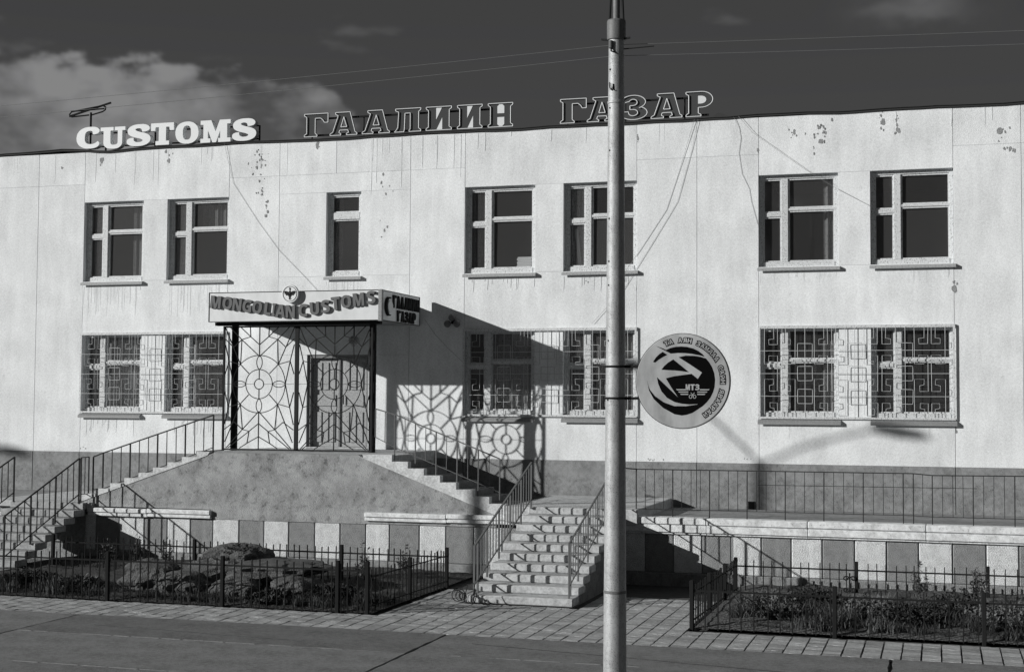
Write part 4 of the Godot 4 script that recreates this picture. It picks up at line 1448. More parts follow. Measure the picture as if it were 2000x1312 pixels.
func build_roof_signs() -> void:
	# white slab letters
	var s := thing("rooftop_letters", "thick white slab-serif letters reading CUSTOMS on the roof edge", "sign", Vector3(-7.0, 5.6, -0.25), "lettering along the roof edge")
	var o := off(s)
	var xs := [-9.28, -8.69, -8.66, -8.03, -7.99, -7.39, -7.38, -6.81, -6.77, -6.20, -6.15, -5.42, -5.38, -4.80]
	var word := "CUSTOMS"
	for i in word.length():
		var a: float = xs[i * 2]
		var b: float = xs[i * 2 + 1]
		var t := (a + 9.28) / 4.4
		var y0 := lerpf(5.675, 5.665, t) - (0.03 if i == 1 else 0.0)
		var l := part(s, "letter", bold_mesh(word[i], true, Vector2(b - a, 0.49), 0.026, -0.19, -0.05), M.letter_w, Transform3D(Basis(), Vector3((a + b) / 2, y0 + 0.25, 0) - o))
		l.set_meta("label", "white slab letter " + word[i])
	bar(s, "support_rail", Vector3(-9.2, 6.05, -0.25), Vector3(-4.85, 6.03, -0.25), 0.03, M.iron2)
	bar(s, "support_rail", Vector3(-9.2, 5.75, -0.25), Vector3(-4.85, 5.74, -0.25), 0.03, M.iron2)
	for u in [-8.66, -7.4, -6.17, -4.83]:
		bar(s, "support_post", Vector3(u, 5.56, -0.27), Vector3(u, 6.04, -0.27), 0.03, M.iron2)
	# outlined letters
	for q in [["ГААЛИИН", [-3.68, -3.13, -3.08, -2.46, -2.34, -1.72, -1.61, -1.02, -0.9, -0.34, -0.21, 0.33, 0.46, 0.99], "grey sheet letters outlined in white tube at the middle of the roof edge", [4, 5, 6]], ["ГАЗАР", [2.0, 2.54, 2.56, 3.16, 3.24, 3.79, 3.87, 4.49, 4.57, 5.1], "grey sheet letters outlined in white tube on the roof behind the pole", [4]]]:
		var lx: Array = q[1]
		var g := thing("rooftop_letters", q[2], "sign", Vector3((lx[0] + lx[lx.size() - 1]) / 2, 5.6, -0.2), "lettering along the roof edge")
		var og := off(g)
		var wd: String = q[0]
		for i in wd.length():
			var a: float = lx[i * 2]
			var b: float = lx[i * 2 + 1]
			var c := Vector2((a + b) / 2, 5.69 + 0.245)
			var size := Vector2(b - a, 0.49)
			slab_letter(g, wd[i], c, size, og)
		var ua: float = lx[0]
		var ub: float = lx[lx.size() - 1]
		bar(g, "support_rail", Vector3(ua + 0.1, 6.09, -0.21), Vector3(ub - 0.1, 6.09, -0.21), 0.035, M.iron)
		bar(g, "support_rail", Vector3(ua + 0.1, 5.735, -0.21), Vector3(ub - 0.1, 5.735, -0.21), 0.035, M.iron)
		var u := ua + 0.12
		while u < ub:
			bar(g, "support_post", Vector3(u, 5.56, -0.23), Vector3(u, 6.1, -0.23), 0.025, M.iron2)
			u += 1.2
	var a := thing("antenna", "bent folded-dipole television antenna on the roof behind the white letters", "antenna", Vector3(-9.38, 5.6, -0.75))
	var ao := off(a)
	rod(a, "mast", Vector3(-9.38, 5.55, -0.75), Vector3(-9.38, 6.66, -0.75), 0.024, M.iron)
	bar(a, "boom", Vector3(-9.95, 6.60, -0.75), Vector3(-8.86, 6.86, -0.75), 0.036, M.iron)
	bar(a, "boom", Vector3(-9.92, 6.72, -0.77), Vector3(-9.05, 6.74, -0.77), 0.032, M.iron)
	var loop := [Vector3(-9.34, 6.60, -0.73), Vector3(-9.06, 6.66, -0.73), Vector3(-8.99, 6.70, -0.73), Vector3(-8.98, 6.76, -0.73), Vector3(-9.06, 6.80, -0.73), Vector3(-9.88, 6.70, -0.73), Vector3(-9.94, 6.64, -0.73), Vector3(-9.88, 6.58, -0.73), Vector3(-9.42, 6.60, -0.73)]
	part(a, "dipole_loop", tube(shift(loop, -ao), 0.018, 6), M.iron)

func build_pole() -> void:
	var pu := 6.085
	var pz := 13.0
	var p := thing("lamp_pole", "tall scuffed grey steel pole standing at the kerb carrying the round sign", "pole", Vector3(pu, GR, pz))
	# two drawn tubes, the upper a little thinner, joined by a weld ring
	part(p, "shaft", lathe([Vector2(0.122, 0.0), Vector2(0.117, 1.10)], 40), M.pole)
	part(p, "weld_ring", lathe([Vector2(0.118, 1.10), Vector2(0.1205, 1.105), Vector2(0.1205, 1.125), Vector2(0.116, 1.13)], 40), M.collar)
	part(p, "shaft", lathe([Vector2(0.116, 1.13), Vector2(0.086, 6.22)], 40), M.pole)
	part(p, "weld_ring", lathe([Vector2(0.087, 6.22), Vector2(0.093, 6.225), Vector2(0.093, 6.245), Vector2(0.086, 6.25)], 40), M.pole)
	part(p, "shaft", lathe([Vector2(0.086, 6.25), Vector2(0.081, 6.92)], 40), M.pole)
	part(p, "collar", lathe([Vector2(0.08, 6.90), Vector2(0.098, 6.905), Vector2(0.10, 6.94), Vector2(0.10, 7.10), Vector2(0.094, 7.115), Vector2(0.04, 7.12)], 40), M.collar)
	part(p, "upper_tube", lathe([Vector2(0.038, 7.10), Vector2(0.036, 9.2), Vector2(0.0, 9.21)], 20), M.collar)
	for s in [-1.0, 1.0]:
		rod(p, "stay", Vector3(pu + s * 0.075, GR + 7.11, pz), Vector3(pu + s * 0.04, GR + 7.85, pz), 0.013, M.iron2)
		bar(p, "clamp_bolt", Vector3(pu + s * 0.09, GR + 6.905, pz + 0.03), Vector3(pu + s * 0.155, GR + 6.915, pz + 0.03), 0.018, M.iron2)
	rod(p, "insulator", Vector3(pu - 0.04, GR + 6.80, pz + 0.09), Vector3(pu - 0.04, GR + 6.88, pz + 0.09), 0.022, M.rail)
	part(p, "hook", tube([Vector3(-0.035, 6.80, 0.095), Vector3(-0.03, 6.765, 0.11), Vector3(0.0, 6.75, 0.115), Vector3(0.012, 6.775, 0.11)], 0.009, 6), M.iron)
	part(p, "wire_hook", tube([Vector3(-0.055, 6.44, 0.082), Vector3(-0.052, 6.385, 0.085), Vector3(-0.035, 6.355, 0.09), Vector3(-0.018, 6.38, 0.09), Vector3(-0.016, 6.42, 0.09), Vector3(-0.012, 6.36, 0.09), Vector3(0.004, 6.35, 0.092)], 0.0055, 6), M.black)
	for y in [6.58, 6.17, 5.72, 5.0, 4.55, 4.3, 3.72, 3.1]:
		var r := lerpf(0.116, 0.086, clampf((y - 1.13) / 5.09, 0, 1))
		part(p, "bolt_hole", lathe([Vector2(0, 0), Vector2(0.009, 0.0), Vector2(0.009, 0.006), Vector2(0, 0.006)], 10), M.black, Transform3D(Basis(Vector3(0, 1, 0), -0.62) * Basis(Vector3(1, 0, 0), PI / 2), Vector3(-sin(0.62) * (r - 0.001), y, cos(0.62) * (r - 0.001))))
	# round sign clamped to the pole
	var c := Vector3(6.80, 0.25, pz + 0.03)
	var d := thing("round_sign", "round grey metal sign with black swoosh emblem clamped to the pole", "sign", c)
	var R := 0.487
	part(d, "disc", lathe([Vector2(0, -0.016), Vector2(R - 0.004, -0.016), Vector2(R, -0.012), Vector2(R, 0.008), Vector2(R - 0.006, 0.012), Vector2(0, 0.012)], 72), M.disc, Transform3D(Basis(Vector3(1, 0, 0), PI / 2), Vector3.ZERO))
	part(d, "rim", lathe([Vector2(R, -0.022), Vector2(R + 0.006, -0.022), Vector2(R + 0.006, 0.008), Vector2(R, 0.0082)], 72), M.iron2, Transform3D(Basis(Vector3(1, 0, 0), PI / 2), Vector3.ZERO))
	for y in [0.40, 0.07]:
		var yy: float = y - 0.25
		var band := []
		for k in 33:
			band.append(Vector3(pu - c.x + cos(TAU * k / 32.0) * 0.108, yy, pz - c.z + sin(TAU * k / 32.0) * 0.108))
		part(d, "clamp_band", tube(band, 0.011, 6), M.iron)
		bar(d, "bracket", Vector3(pu + 0.10, y, pz), Vector3(c.x + 0.1, y, pz), 0.028, M.iron, 0.02)
	var k := R / 575.0
	var oc := Vector2(660, 665)
	var z0 := 0.0125
	var shapes := [
		[325, 235, 420, 268, 455, 287, 510, 263, 575, 249, 640, 245, 710, 250, 790, 270, 850, 300, 905, 340, 930, 372, 860, 352, 780, 336, 690, 326, 600, 324, 515, 331],
		[295, 432, 330, 380, 370, 340, 415, 310, 470, 345, 420, 372, 365, 405, 322, 440],
		[400, 527, 430, 487, 480, 442, 545, 402, 640, 478, 738, 558, 650, 545, 560, 536, 470, 532],
		[610, 375, 700, 357, 800, 360, 880, 372, 945, 392, 985, 440, 1020, 500, 1045, 570, 1056, 650, 1048, 740, 1030, 800, 1000, 862, 955, 920, 905, 968, 858, 998, 842, 943, 740, 948, 650, 940, 560, 920, 470, 870, 400, 790, 360, 700, 345, 620, 420, 690, 605, 864, 520, 740, 455, 632, 560, 606, 680, 590, 770, 578, 845, 640, 897, 562, 760, 470],
		[225, 668, 236, 720, 256, 772, 320, 850, 430, 925, 560, 970, 700, 970, 842, 948, 857, 1000, 780, 1050, 710, 1074, 650, 1083, 560, 1068, 420, 992, 305, 885, 246, 780]]
	for s in shapes:
		part(d, "print_shape", prism(poly_of(s, k, oc), z0 - 0.001, z0 + 0.001), M.disc_print)
	# small winged mark
	for i in 3:
		for s in [-1.0, 1.0]:
			var xa: float = 785.0 + s * (85.0 if i == 0 else 55.0)
			var xb: float = 785.0 + s * (205.0 - i * 25.0)
			var y := 770.0 + i * 28.0
			var q := poly_of([xa, y - 7, xb, y - 7, xb - s * 12.0, y + 7, xa, y + 7], k, oc)
			part(d, "print_line", prism(q, z0 + 0.001, z0 + 0.002), M.disc)
	var mk := "МТЗ"
	for i in 3:
		part(d, "print_letter", bold_mesh(mk[i], false, Vector2(52.0 * k, 72.0 * k), 0.002, 0.0, 0.0022), M.disc, Transform3D(Basis(), Vector3((725.0 + i * 58.0 - oc.x) * k, -(740.0 - oc.y) * k, z0 + 0.001)))
	for s in [-1.0, 1.0]:
		var rr := []
		for j in 17:
			rr.append(Vector3((785.0 + s * 24.0 - oc.x) * k + cos(TAU * j / 16.0) * 17.0 * k, -(855.0 - oc.y) * k + sin(TAU * j / 16.0) * 20.0 * k, z0 + 0.001))
		part(d, "print_ring", tube(rr, 0.0045, 5), M.disc)
		part(d, "print_line", tube([Vector3((785.0 + s * 8.0 - oc.x) * k, -(845.0 - oc.y) * k, z0 + 0.001), Vector3((785.0 - s * 22.0 - oc.x) * k, -(805.0 - oc.y) * k, z0 + 0.001)], 0.004, 5), M.disc)
	var motto := "ТА АЯН ЗАМДАА САЙН ЯВААРАЙ"
	for i in motto.length():
		if motto[i] == " ":
			continue
		var ang := deg_to_rad(lerpf(113.0, -55.0, i / float(motto.length() - 1)))
		var pos := Vector3(cos(ang) * 0.862 * R - 0.004, sin(ang) * 0.862 * R, z0 + 0.0005)
		var tf := Transform3D(Basis(Vector3(0, 0, 1), ang - PI / 2), pos)
		part(d, "print_letter", bold_mesh(motto[i], false, Vector2(0.057, 0.065), 0.0085, -0.001, 0.0006), M.disc_print, tf)
		part(d, "print_letter_face", bold_mesh(motto[i], false, Vector2(0.040, 0.048), 0.0, 0.0004, 0.0016), M.disc, tf)
	# twin-arm lamp posts up the street, out of frame, whose shadows reach the facade
	for q in [Vector3(-11.35, 0.0, 12.0), Vector3(-32.45, 0.0, 13.2)]:
		var l := thing("street_lamp", ("nearer twin-armed street lamp standing left of the building's steps" if q.x > -20.0 else "farther twin-armed street lamp standing well down the street to the left"), "street lamp", Vector3(q.x, GR, q.z), "street lamps down the street")
		part(l, "shaft", lathe([Vector2(0.12, 0), Vector2(0.07, 8.43), Vector2(0, 8.44)], 24), M.pole)
		var topp := Vector3(0, 8.40, 0)
		for s in [-1.0, 1.0]:
			var tip := topp + Vector3(s * 0.72, 1.28, s * 1.05)
			part(l, "arm", tube([topp, topp.lerp(tip, 0.35) + Vector3(0, 0.10, 0), topp.lerp(tip, 0.7) + Vector3(0, 0.08, 0), tip], 0.03, 8), M.pole)
			var h := part(l, "lamp_head", lathe([Vector2(0, -0.32), Vector2(0.08, -0.28), Vector2(0.12, 0.0), Vector2(0.07, 0.28), Vector2(0, 0.32)], 14), M.collar)
			h.transform = Transform3D(Basis(Vector3(0, 1, 0), atan2(s * 0.72, s * 1.05)) * Basis(Vector3(1, 0, 0), PI / 2 - 0.2), tip + Vector3(s * 0.1, 0.02, s * 0.15))

func build_wires() -> void:
	var n := 0
	for q in [[3.83, 0.0, "upper pale wire crossing the sky at the pole's collar"], [3.71, 0.06, "lower pale wire crossing the sky at the pole's collar"]]:
		var w := thing("overhead_wire", q[2], "wire", Vector3(6.0, q[0], 12.9), "wires strung along the street")
		var st := newst()
		for span in [[-34.0, 6.0], [6.1, 46.0]]:
			var pts := []
			for k in 41:
				var t := k / 40.0
				pts.append(Vector3(lerpf(span[0], span[1], t) - 6.0, -0.62 * 4.0 * t * (1.0 - t) * (0.6 + q[1]), 0))
			add_tube(st, pts, 0.0026, 5)
		part(w, "strand", st.commit(), M.wire)
		n += 1
	# rod sticking out from the pole
	var r := thing("bracket_rod", "short dark rod sticking out to the right of the pole below its collar", "bracket", Vector3(6.16, 3.76, 13.0))
	rod(r, "rod_bar", Vector3(6.16, 3.755, 13.0), Vector3(6.49, 3.765, 13.0), 0.0065, M.iron2)
	# thin cables sagging across the facade
	var cab := [
		["slack cable on the wall from the last roof letter down past the pole", [Vector3(4.83, 5.62, 0.03), Vector3(4.70, 5.0, 0.012), Vector3(4.42, 4.0, 0.012), Vector3(4.25, 3.72, 0.012), Vector3(3.86, 3.1, 0.012), Vector3(3.35, 2.3, 0.012), Vector3(2.7, 1.62, 0.03)]],
		["second slack cable beside the one under the last roof letter", [Vector3(4.76, 5.62, 0.03), Vector3(4.45, 4.6, 0.010), Vector3(4.2, 3.85, 0.010), Vector3(3.7, 3.1, 0.010), Vector3(3.2, 2.4, 0.010)]],
		["kinked cable running from the roof to the window right of the pole", [Vector3(5.52, 5.62, 0.03), Vector3(5.63, 5.4, 0.012), Vector3(5.66, 5.2, 0.012), Vector3(5.62, 4.9, 0.012), Vector3(5.68, 4.5, 0.012), Vector3(5.82, 4.2, 0.012), Vector3(5.86, 3.95, 0.012), Vector3(5.98, 3.5, 0.012)]],
		["taut cable slanting across the two upper windows at the right", [Vector3(5.62, 5.62, 0.05), Vector3(5.9, 5.28, 0.05), Vector3(6.9, 4.52, 0.05), Vector3(7.5, 4.12, 0.05), Vector3(8.10, 3.78, 0.02)]],
		["thin cable slanting from the roof at the left down to the canopy", [Vector3(-5.52, 5.62, 0.03), Vector3(-5.3, 4.75, 0.012), Vector3(-4.7, 3.9, 0.012), Vector3(-4.19, 3.26, 0.012), Vector3(-3.6, 2.7, 0.012), Vector3(-3.2, 2.3, 0.02), Vector3(-3.1, 1.995, 0.05)]],
		["dark cable from the canopy side to the window in the shadow", [Vector3(-0.86, 1.75, 0.02), Vector3(-0.62, 1.42, 0.012), Vector3(-0.35, 1.15, 0.012), Vector3(-0.02, 0.86, 0.012)]]]
	for q in cab:
		var pts: Array = q[1]
		var t := thing("wall_cable", q[0], "cable", pts[0], "cables hanging on the facade")
		part(t, "strand", tube(shift(pts, -pts[0]), 0.003, 5), M.cable)

func build_fences() -> void:
	fence("picket_fence", "black iron picket fence round the left bed with the rocks", [
		[Vector3(-7.0, GR, 8.30), Vector3(1.34, GR, 8.24), 0.755, 0.142, [0.0, 0.485, 0.72, 0.944, 1.0]],
		[Vector3(1.34, GR, 8.24), Vector3(1.43, GR, 5.02), 0.66, 0.142, [0.5, 1.0], true],
		[Vector3(-6.2, GR, 4.98), Vector3(1.43, GR, 5.02), 0.64, 0.132, [0.0, 0.38, 0.75]]])
	var f := fence("picket_fence", "black iron picket fence round the right bed with the shrubs", [
		[Vector3(6.05, GR, 8.03), Vector3(13.0, GR, 8.03), 0.655, 0.168, [0.0, 0.276, 0.548, 0.82]],
		[Vector3(6.05, GR, 8.03), Vector3(6.09, GR - 0.06, 3.95), 0.62, 0.142, [0.36, 0.72, 1.0], true],
		[Vector3(6.09, GR - 0.06, 3.95), Vector3(13.0, GR - 0.06, 3.95), 0.62, 0.150, [0.28, 0.57, 0.86]]])
	for u in [7.92, 9.86]:
		var st := newst()
		for s in [-1.0, 1.0]:
			for v in [-1.0, 1.0]:
				var sp := []
				for k in 22:
					var a := k / 21.0
					var rr := 0.05 * (1.0 - a * 0.6)
					var th := a * TAU * 1.1
					sp.append(Vector3(s * (0.055 + cos(th + PI) * rr), v * (0.09 + sin(th) * rr * 0.8), 0))
				add_tube(st, sp, 0.011, 5)
		add_box(st, Vector3(-0.012, -0.18, -0.006), Vector3(0.012, 0.18, 0.006))
		part(f, "scroll_ornament", st.commit(), M.iron, Transform3D(Basis(), Vector3(u, GR + 0.20, 3.99) - off(f)))

func blade_mesh(n: int, h: float, spread: float, w: float, seed_: int) -> ArrayMesh:
	var r := RandomNumberGenerator.new()
	r.seed = seed_
	var st := newst()
	for k in n:
		var a := r.randf() * TAU
		var base := Vector3(r.randf_range(-spread, spread), 0, r.randf_range(-spread, spread))
		var lean := Vector3(cos(a), 0, sin(a)) * r.randf_range(0.15, 1.1) * h
		var hh := h * r.randf_range(0.45, 1.1)
		var side := Vector3(-sin(a + 0.6), 0, cos(a + 0.6)) * w * r.randf_range(0.6, 1.3)
		var p0 := base
		var p1 := base + lean * 0.35 + Vector3(0, hh * 0.6, 0)
		var p2 := base + lean + Vector3(0, hh, 0)
		var nn := side.cross(p1 - p0).normalized()
		tri(st, p0 - side, p0 + side, p1 + side * 0.8, nn)
		tri(st, p0 - side, p1 + side * 0.8, p1 - side * 0.8, nn)
		tri(st, p1 - side * 0.8, p1 + side * 0.8, p2, nn)
	return st.commit()

func scatter(called: String, label: String, category: String, mesh: Mesh, m: Material, spots: Array, at: Vector3) -> void:
	var mm := MultiMesh.new()
	mm.transform_format = MultiMesh.TRANSFORM_3D
	mm.mesh = mesh
	mm.instance_count = spots.size()
	for i in spots.size():
		var s: Array = spots[i]
		mm.set_instance_transform(i, Transform3D(Basis(Vector3.UP, s[1]).scaled(Vector3.ONE * s[2]), s[0] - at))
	var o := MultiMeshInstance3D.new()
	o.name = numbered(called)
	o.multimesh = mm
	o.material_override = m
	o.position = at
	o.set_meta("label", label)
	o.set_meta("category", category)
	o.set_meta("kind", "stuff")
	add_child(o)

func boulder(p: Node3D, c: Vector3, s: Vector3, seed_: int, lay := 0.12, ex := 3.2) -> void:
	var n := FastNoiseLite.new()
	n.seed = seed_
	n.frequency = 1.1
	n.fractal_octaves = 4
	var n2 := FastNoiseLite.new()
	n2.seed = seed_ + 50
	n2.noise_type = FastNoiseLite.TYPE_CELLULAR
	n2.frequency = 1.6
	var st := newst()
	var lat := 26
	var lon := 44
	var grid := []
	for i in lat + 1:
		var row := []
		var th := PI * i / lat
		for k in lon + 1:
			var ph := TAU * (k % lon) / lon
			var d := Vector3(sin(th) * cos(ph), cos(th), sin(th) * sin(ph))
			# blocky: push the sphere towards a box
			var q := d / pow(pow(absf(d.x), ex) + pow(absf(d.y), ex) + pow(absf(d.z), ex), 1.0 / ex)
			var y := q.y * s.y
			var f := 1.0 + 0.34 * n.get_noise_3dv(q * s * 2.2 + Vector3(seed_, 0, 0)) + 0.22 * n2.get_noise_3dv(q * s * 2.0)
			f += lay * 0.5 * sin(y * 26.0 + 3.0 * n.get_noise_3dv(q * s * 0.8))
			row.append(c + Vector3(q.x * s.x * f, y * (1.0 + 0.25 * n.get_noise_3dv(q * s + Vector3(0, 9, 0))), q.z * s.z * f))
		grid.append(row)
	for i in lat:
		for k in lon:
			var a: Vector3 = grid[i][k]
			var b: Vector3 = grid[i][k + 1]
			var e: Vector3 = grid[i + 1][k + 1]
			var g: Vector3 = grid[i + 1][k]
			var out := (a + e) / 2.0 - c
			for t in [[a, b, e], [a, e, g]]:
				if (t[1] - t[0]).cross(t[2] - t[0]).length() < 1e-9:
					continue
				var nn: Vector3 = (t[1] - t[0]).cross(t[2] - t[0]).normalized()
				if nn.dot(out) < 0.0:
					nn = -nn
				tri(st, t[0], t[1], t[2], nn)
	part(p, "boulder", st.commit(), M.rock, Transform3D(Basis(), -off(p)))

func bush(p: Vector3, w: float, h: float, n: int, seed_: int, label: String, called := "shrub") -> void:
	var r := RandomNumberGenerator.new()
	r.seed = seed_
	var t := thing(called, label, "shrub" if called == "shrub" else "plant", p, "wild shrubs in the beds" if called == "shrub" else "weeds along the terrace wall")
	var st := newst()
	var tw := newst()
	for k in n:
		var a := r.randf() * TAU
		var rr := sqrt(r.randf()) * w
		var foot := Vector3(cos(a) * rr * 0.35, 0, sin(a) * rr * 0.35)
		var hh := h * (1.0 - 0.55 * pow(rr / w, 2.0)) * r.randf_range(0.55, 1.12)
		var tip := Vector3(cos(a) * rr, hh, sin(a) * rr)
		var mid := foot.lerp(tip, 0.5) + Vector3(0, hh * 0.12, 0)
		add_tube(tw, [foot, mid, tip], 0.0035, 3)
		for j in 13:
			var q := r.randf_range(0.2, 1.0)
			var c := foot.lerp(mid, q * 2.0) if q < 0.5 else mid.lerp(tip, q * 2.0 - 1.0)
			var d := Vector3(r.randf_range(-1, 1), r.randf_range(-0.3, 1), r.randf_range(-1, 1)).normalized()
			var s := d.cross(Vector3(r.randf_range(-1, 1), r.randf_range(-1, 1), r.randf_range(-1, 1))).normalized()
			var l := r.randf_range(0.03, 0.075)
			var nn := d.cross(s).normalized()
			tri(st, c, c + d * l * 0.5 + s * l * 0.22, c + d * l, nn)
			tri(st, c, c + d * l, c + d * l * 0.5 - s * l * 0.22, nn)
	part(t, "twigs", tw.commit(), M.stem)
	part(t, "foliage", st.commit(), M.grass[seed_ % 3] if called == "shrub" else M.leaf)

func build_beds() -> void:
	# soil sheets, uneven
	for q in [[-7.2, 1.40, 3.24, 8.22, 5, "soil"], [6.08, 13.2, 3.24, 8.02, 6, "soil"]]:
		var n := FastNoiseLite.new()
		n.seed = q[4]
		n.frequency = 0.9
		var st := newst()
		var nu := 70
		var nz := 40
		for i in nu:
			for k in nz:
				var p := []
				for e in [[0, 0], [1, 0], [1, 1], [0, 1]]:
					var u := lerpf(q[0], q[1], float(i + e[0]) / nu)
					var z := lerpf(q[2], q[3], float(k + e[1]) / nz)
					var edge := minf(1.0, minf(minf(u - q[0], q[1] - u), minf(q[3] - z, 1.0)) * 3.0)
					p.append(Vector3(u, GR + 0.006 + maxf(0.0, edge) * (0.05 + 0.05 * n.get_noise_2d(u * 2.0, z * 2.0)), z))
				fan(st, [p[0], p[1], p[2]], Vector3.UP)
				fan(st, [p[0], p[2], p[3]], Vector3.UP)
		structure("flower_bed_soil", st.commit(), M.soil if q[4] == 5 else M.soil2, Vector3.ZERO)
	# rock garden
	var rk := thing("rock_mound", "low mound of layered dark boulders behind the left picket fence", "rocks", Vector3(-1.9, GR, 6.5))
	boulder(rk, Vector3(-1.75, GR + 0.00, 6.45), Vector3(1.75, 0.50, 1.0), 3, 0.20, 2.3)
	boulder(rk, Vector3(-1.15, GR + 0.36, 6.40), Vector3(1.05, 0.15, 0.78), 5, 0.14, 2.6)
	boulder(rk, Vector3(-1.82, GR + 0.50, 6.20), Vector3(0.60, 0.20, 0.50), 8, 0.10, 2.8)
	boulder(rk, Vector3(-2.95, GR + 0.12, 6.95), Vector3(0.55, 0.36, 0.48), 12, 0.14, 2.4)
	boulder(rk, Vector3(-2.15, GR + 0.10, 7.35), Vector3(0.52, 0.28, 0.36), 17, 0.14, 2.4)
	boulder(rk, Vector3(-1.25, GR + 0.08, 7.35), Vector3(0.45, 0.24, 0.36), 19, 0.14, 2.4)
	boulder(rk, Vector3(-0.45, GR + 0.05, 6.95), Vector3(0.50, 0.26, 0.45), 23, 0.14, 2.4)
	# grass
	var r := RandomNumberGenerator.new()
	r.seed = 5
	var clump := FastNoiseLite.new()
	clump.seed = 31
	clump.frequency = 0.8
	for v in 3:
		var sl := []
		for k in 1300:
			var u := r.randf_range(-6.6, 1.28)
			var z := r.randf_range(3.6, 8.12)
			if u < -6.4 and z < 6.2:
				continue
			var far: float = clampf((z - 5.6) / 2.0, 0.25, 1.0) * (0.65 if u > -3.6 and u < 0.2 else 0.9)
			var cl := 0.4 + 0.8 * smoothstep(-0.35, 0.5, clump.get_noise_2d(u, z))
			sl.append([Vector3(u, GR + 0.03, z), r.randf() * TAU, r.randf_range(0.4, 1.0) * far * cl])
		scatter("grass", ["dry low grass and weeds covering the left bed", "paler grass tufts among the rocks of the left bed", "darker grass tufts filling the left bed"][v], "grass", blade_mesh(30, 0.27, 0.10, 0.006, 40 + v), M.grass[v], sl, Vector3(-2.5, GR, 6.0))
		var sr := []
		for k in 800:
			var u := r.randf_range(6.5, 12.8)
			var z := r.randf_range(5.2, 7.3) if r.randf() < 0.85 else r.randf_range(7.3, 7.85)
			var cl := 0.35 + 0.95 * smoothstep(-0.35, 0.5, clump.get_noise_2d(u, z))
			sr.append([Vector3(u, GR + 0.03, z), r.randf() * TAU, r.randf_range(0.5, 1.1) * cl])
		scatter("grass", ["shaggy mid-grey grass covering the right bed", "paler dry grass tufts in the right bed", "dark grass tufts filling the right bed"][v], "grass", blade_mesh(30, 0.19, 0.11, 0.0055, 60 + v), M.grass[v], sr, Vector3(9.5, GR, 6.5))
	var sd := []
	for k in 150:
		sd.append([Vector3(r.randf_range(6.5, 12.6), GR + 0.03, r.randf_range(5.3, 7.4)), r.randf() * TAU, r.randf_range(0.6, 1.15)])
	for k in 70:
		sd.append([Vector3(r.randf_range(-6.2, 1.2), GR + 0.03, r.randf_range(6.8, 8.0)), r.randf() * TAU, r.randf_range(0.4, 0.8)])
	scatter("dry_stalks", "pale dry stalks sticking out of the grass in both beds", "stalks", blade_mesh(5, 0.36, 0.10, 0.003, 77), M.straw, sd, Vector3(3.0, GR, 6.5))
	# shrubs
	var sh := [[6.95, 6.5, 0.42, 0.36, "round dark shrub next to the corner gatepost of the right bed"], [7.55, 6.2, 0.45, 0.44, "bushy shrub third from the corner, below the grey stripe"], [7.3, 7.1, 0.38, 0.28, "low shrub close to the front pickets near the bed's corner"], [8.3, 6.4, 0.5, 0.36, "loose shrub behind the front fence post of the right bed"], [8.9, 6.8, 0.5, 0.38, "wide straggly shrub in the middle of the right bed"], [9.5, 6.1, 0.5, 0.46, "tallest ragged shrub of the right bed, before a grey stripe"], [10.2, 6.7, 0.5, 0.40, "shrub at the right edge of the photo in front of the wall"], [10.9, 6.3, 0.5, 0.42, "shrub cut by the right edge of the frame"], [-5.1, 7.2, 0.45, 0.28, "low tangled weeds left of the rocks"], [-4.0, 7.5, 0.4, 0.26, "low tangled weeds at the left foot of the mound"], [0.4, 7.3, 0.45, 0.30, "low bush between the mound and the fence corner"], [-0.4, 7.75, 0.4, 0.20, "low bush against the front pickets right of the rocks"]]
	for i in sh.size():
		bush(Vector3(sh[i][0], GR + 0.03, sh[i][1]), sh[i][2] * 1.15, sh[i][3] * 0.85, 260, 100 + i, sh[i][4])
	var weeds := [[-5.3, 4.6, "tall weed standing in the stair's shadow, leftmost"], [-4.75, 4.5, "tall weed with pale leaves in the stair's shadow"], [-4.2, 4.4, "weed at the edge of the stair's shadow"], [-0.25, 4.6, "weed below the white stripe left of the steps"], [0.5, 4.55, "weed below the right white stripe by the steps"], [-1.7, 6.3, "sprigs growing on top of the rock mound"], [9.0, 4.3, "thin weed at the foot of the striped wall"], [9.9, 4.4, "thin weed at the wall near the right edge"]]
	for i in weeds.size():
		var hi := i == 5
		bush(Vector3(weeds[i][0], GR + (0.58 if hi else 0.03), weeds[i][1]), 0.42 if hi else 0.16, 0.16 if hi else 0.62, 26 if hi else 16, 200 + i, weeds[i][2], "weed")

func curtain(u0: float, u1: float, v0: float, v1: float, label: String, m: Material, seed_: int) -> void:
	var r := RandomNumberGenerator.new()
	r.seed = seed_
	var st := newst()
	var n := int((u1 - u0) / 0.02)
	var ph := r.randf() * 6.0
	var pts := []
	for i in n + 1:
		var u := u0 + (u1 - u0) * i / n
		pts.append(Vector2(u, -0.36 + 0.025 * sin(u * 38.0 + ph + 1.5 * sin(u * 7.0)) + 0.012 * sin(u * 90.0)))
	for i in n:
		var a: Vector2 = pts[i]
		var b: Vector2 = pts[i + 1]
		for k in [0.0, 0.006]:
			fan(st, [Vector3(a.x, v0, a.y - k), Vector3(b.x, v0, b.y - k), Vector3(b.x, v1, b.y - k), Vector3(a.x, v1, a.y - k)], Vector3(0, 0, 1 if k == 0.0 else -1))
	var c := Vector3((u0 + u1) / 2, v1, -0.36)
	var o := part(self, "curtain", st.commit(), m, Transform3D(Basis(), c))
	o.name = numbered("curtain")
	var st2 := newst()
	st2.append_from(o.mesh, 0, Transform3D(Basis(), -c))
	o.mesh = st2.commit()
	o.set_meta("label", label)
	o.set_meta("category", "curtain")
	o.set_meta("group", "curtains behind the windows")

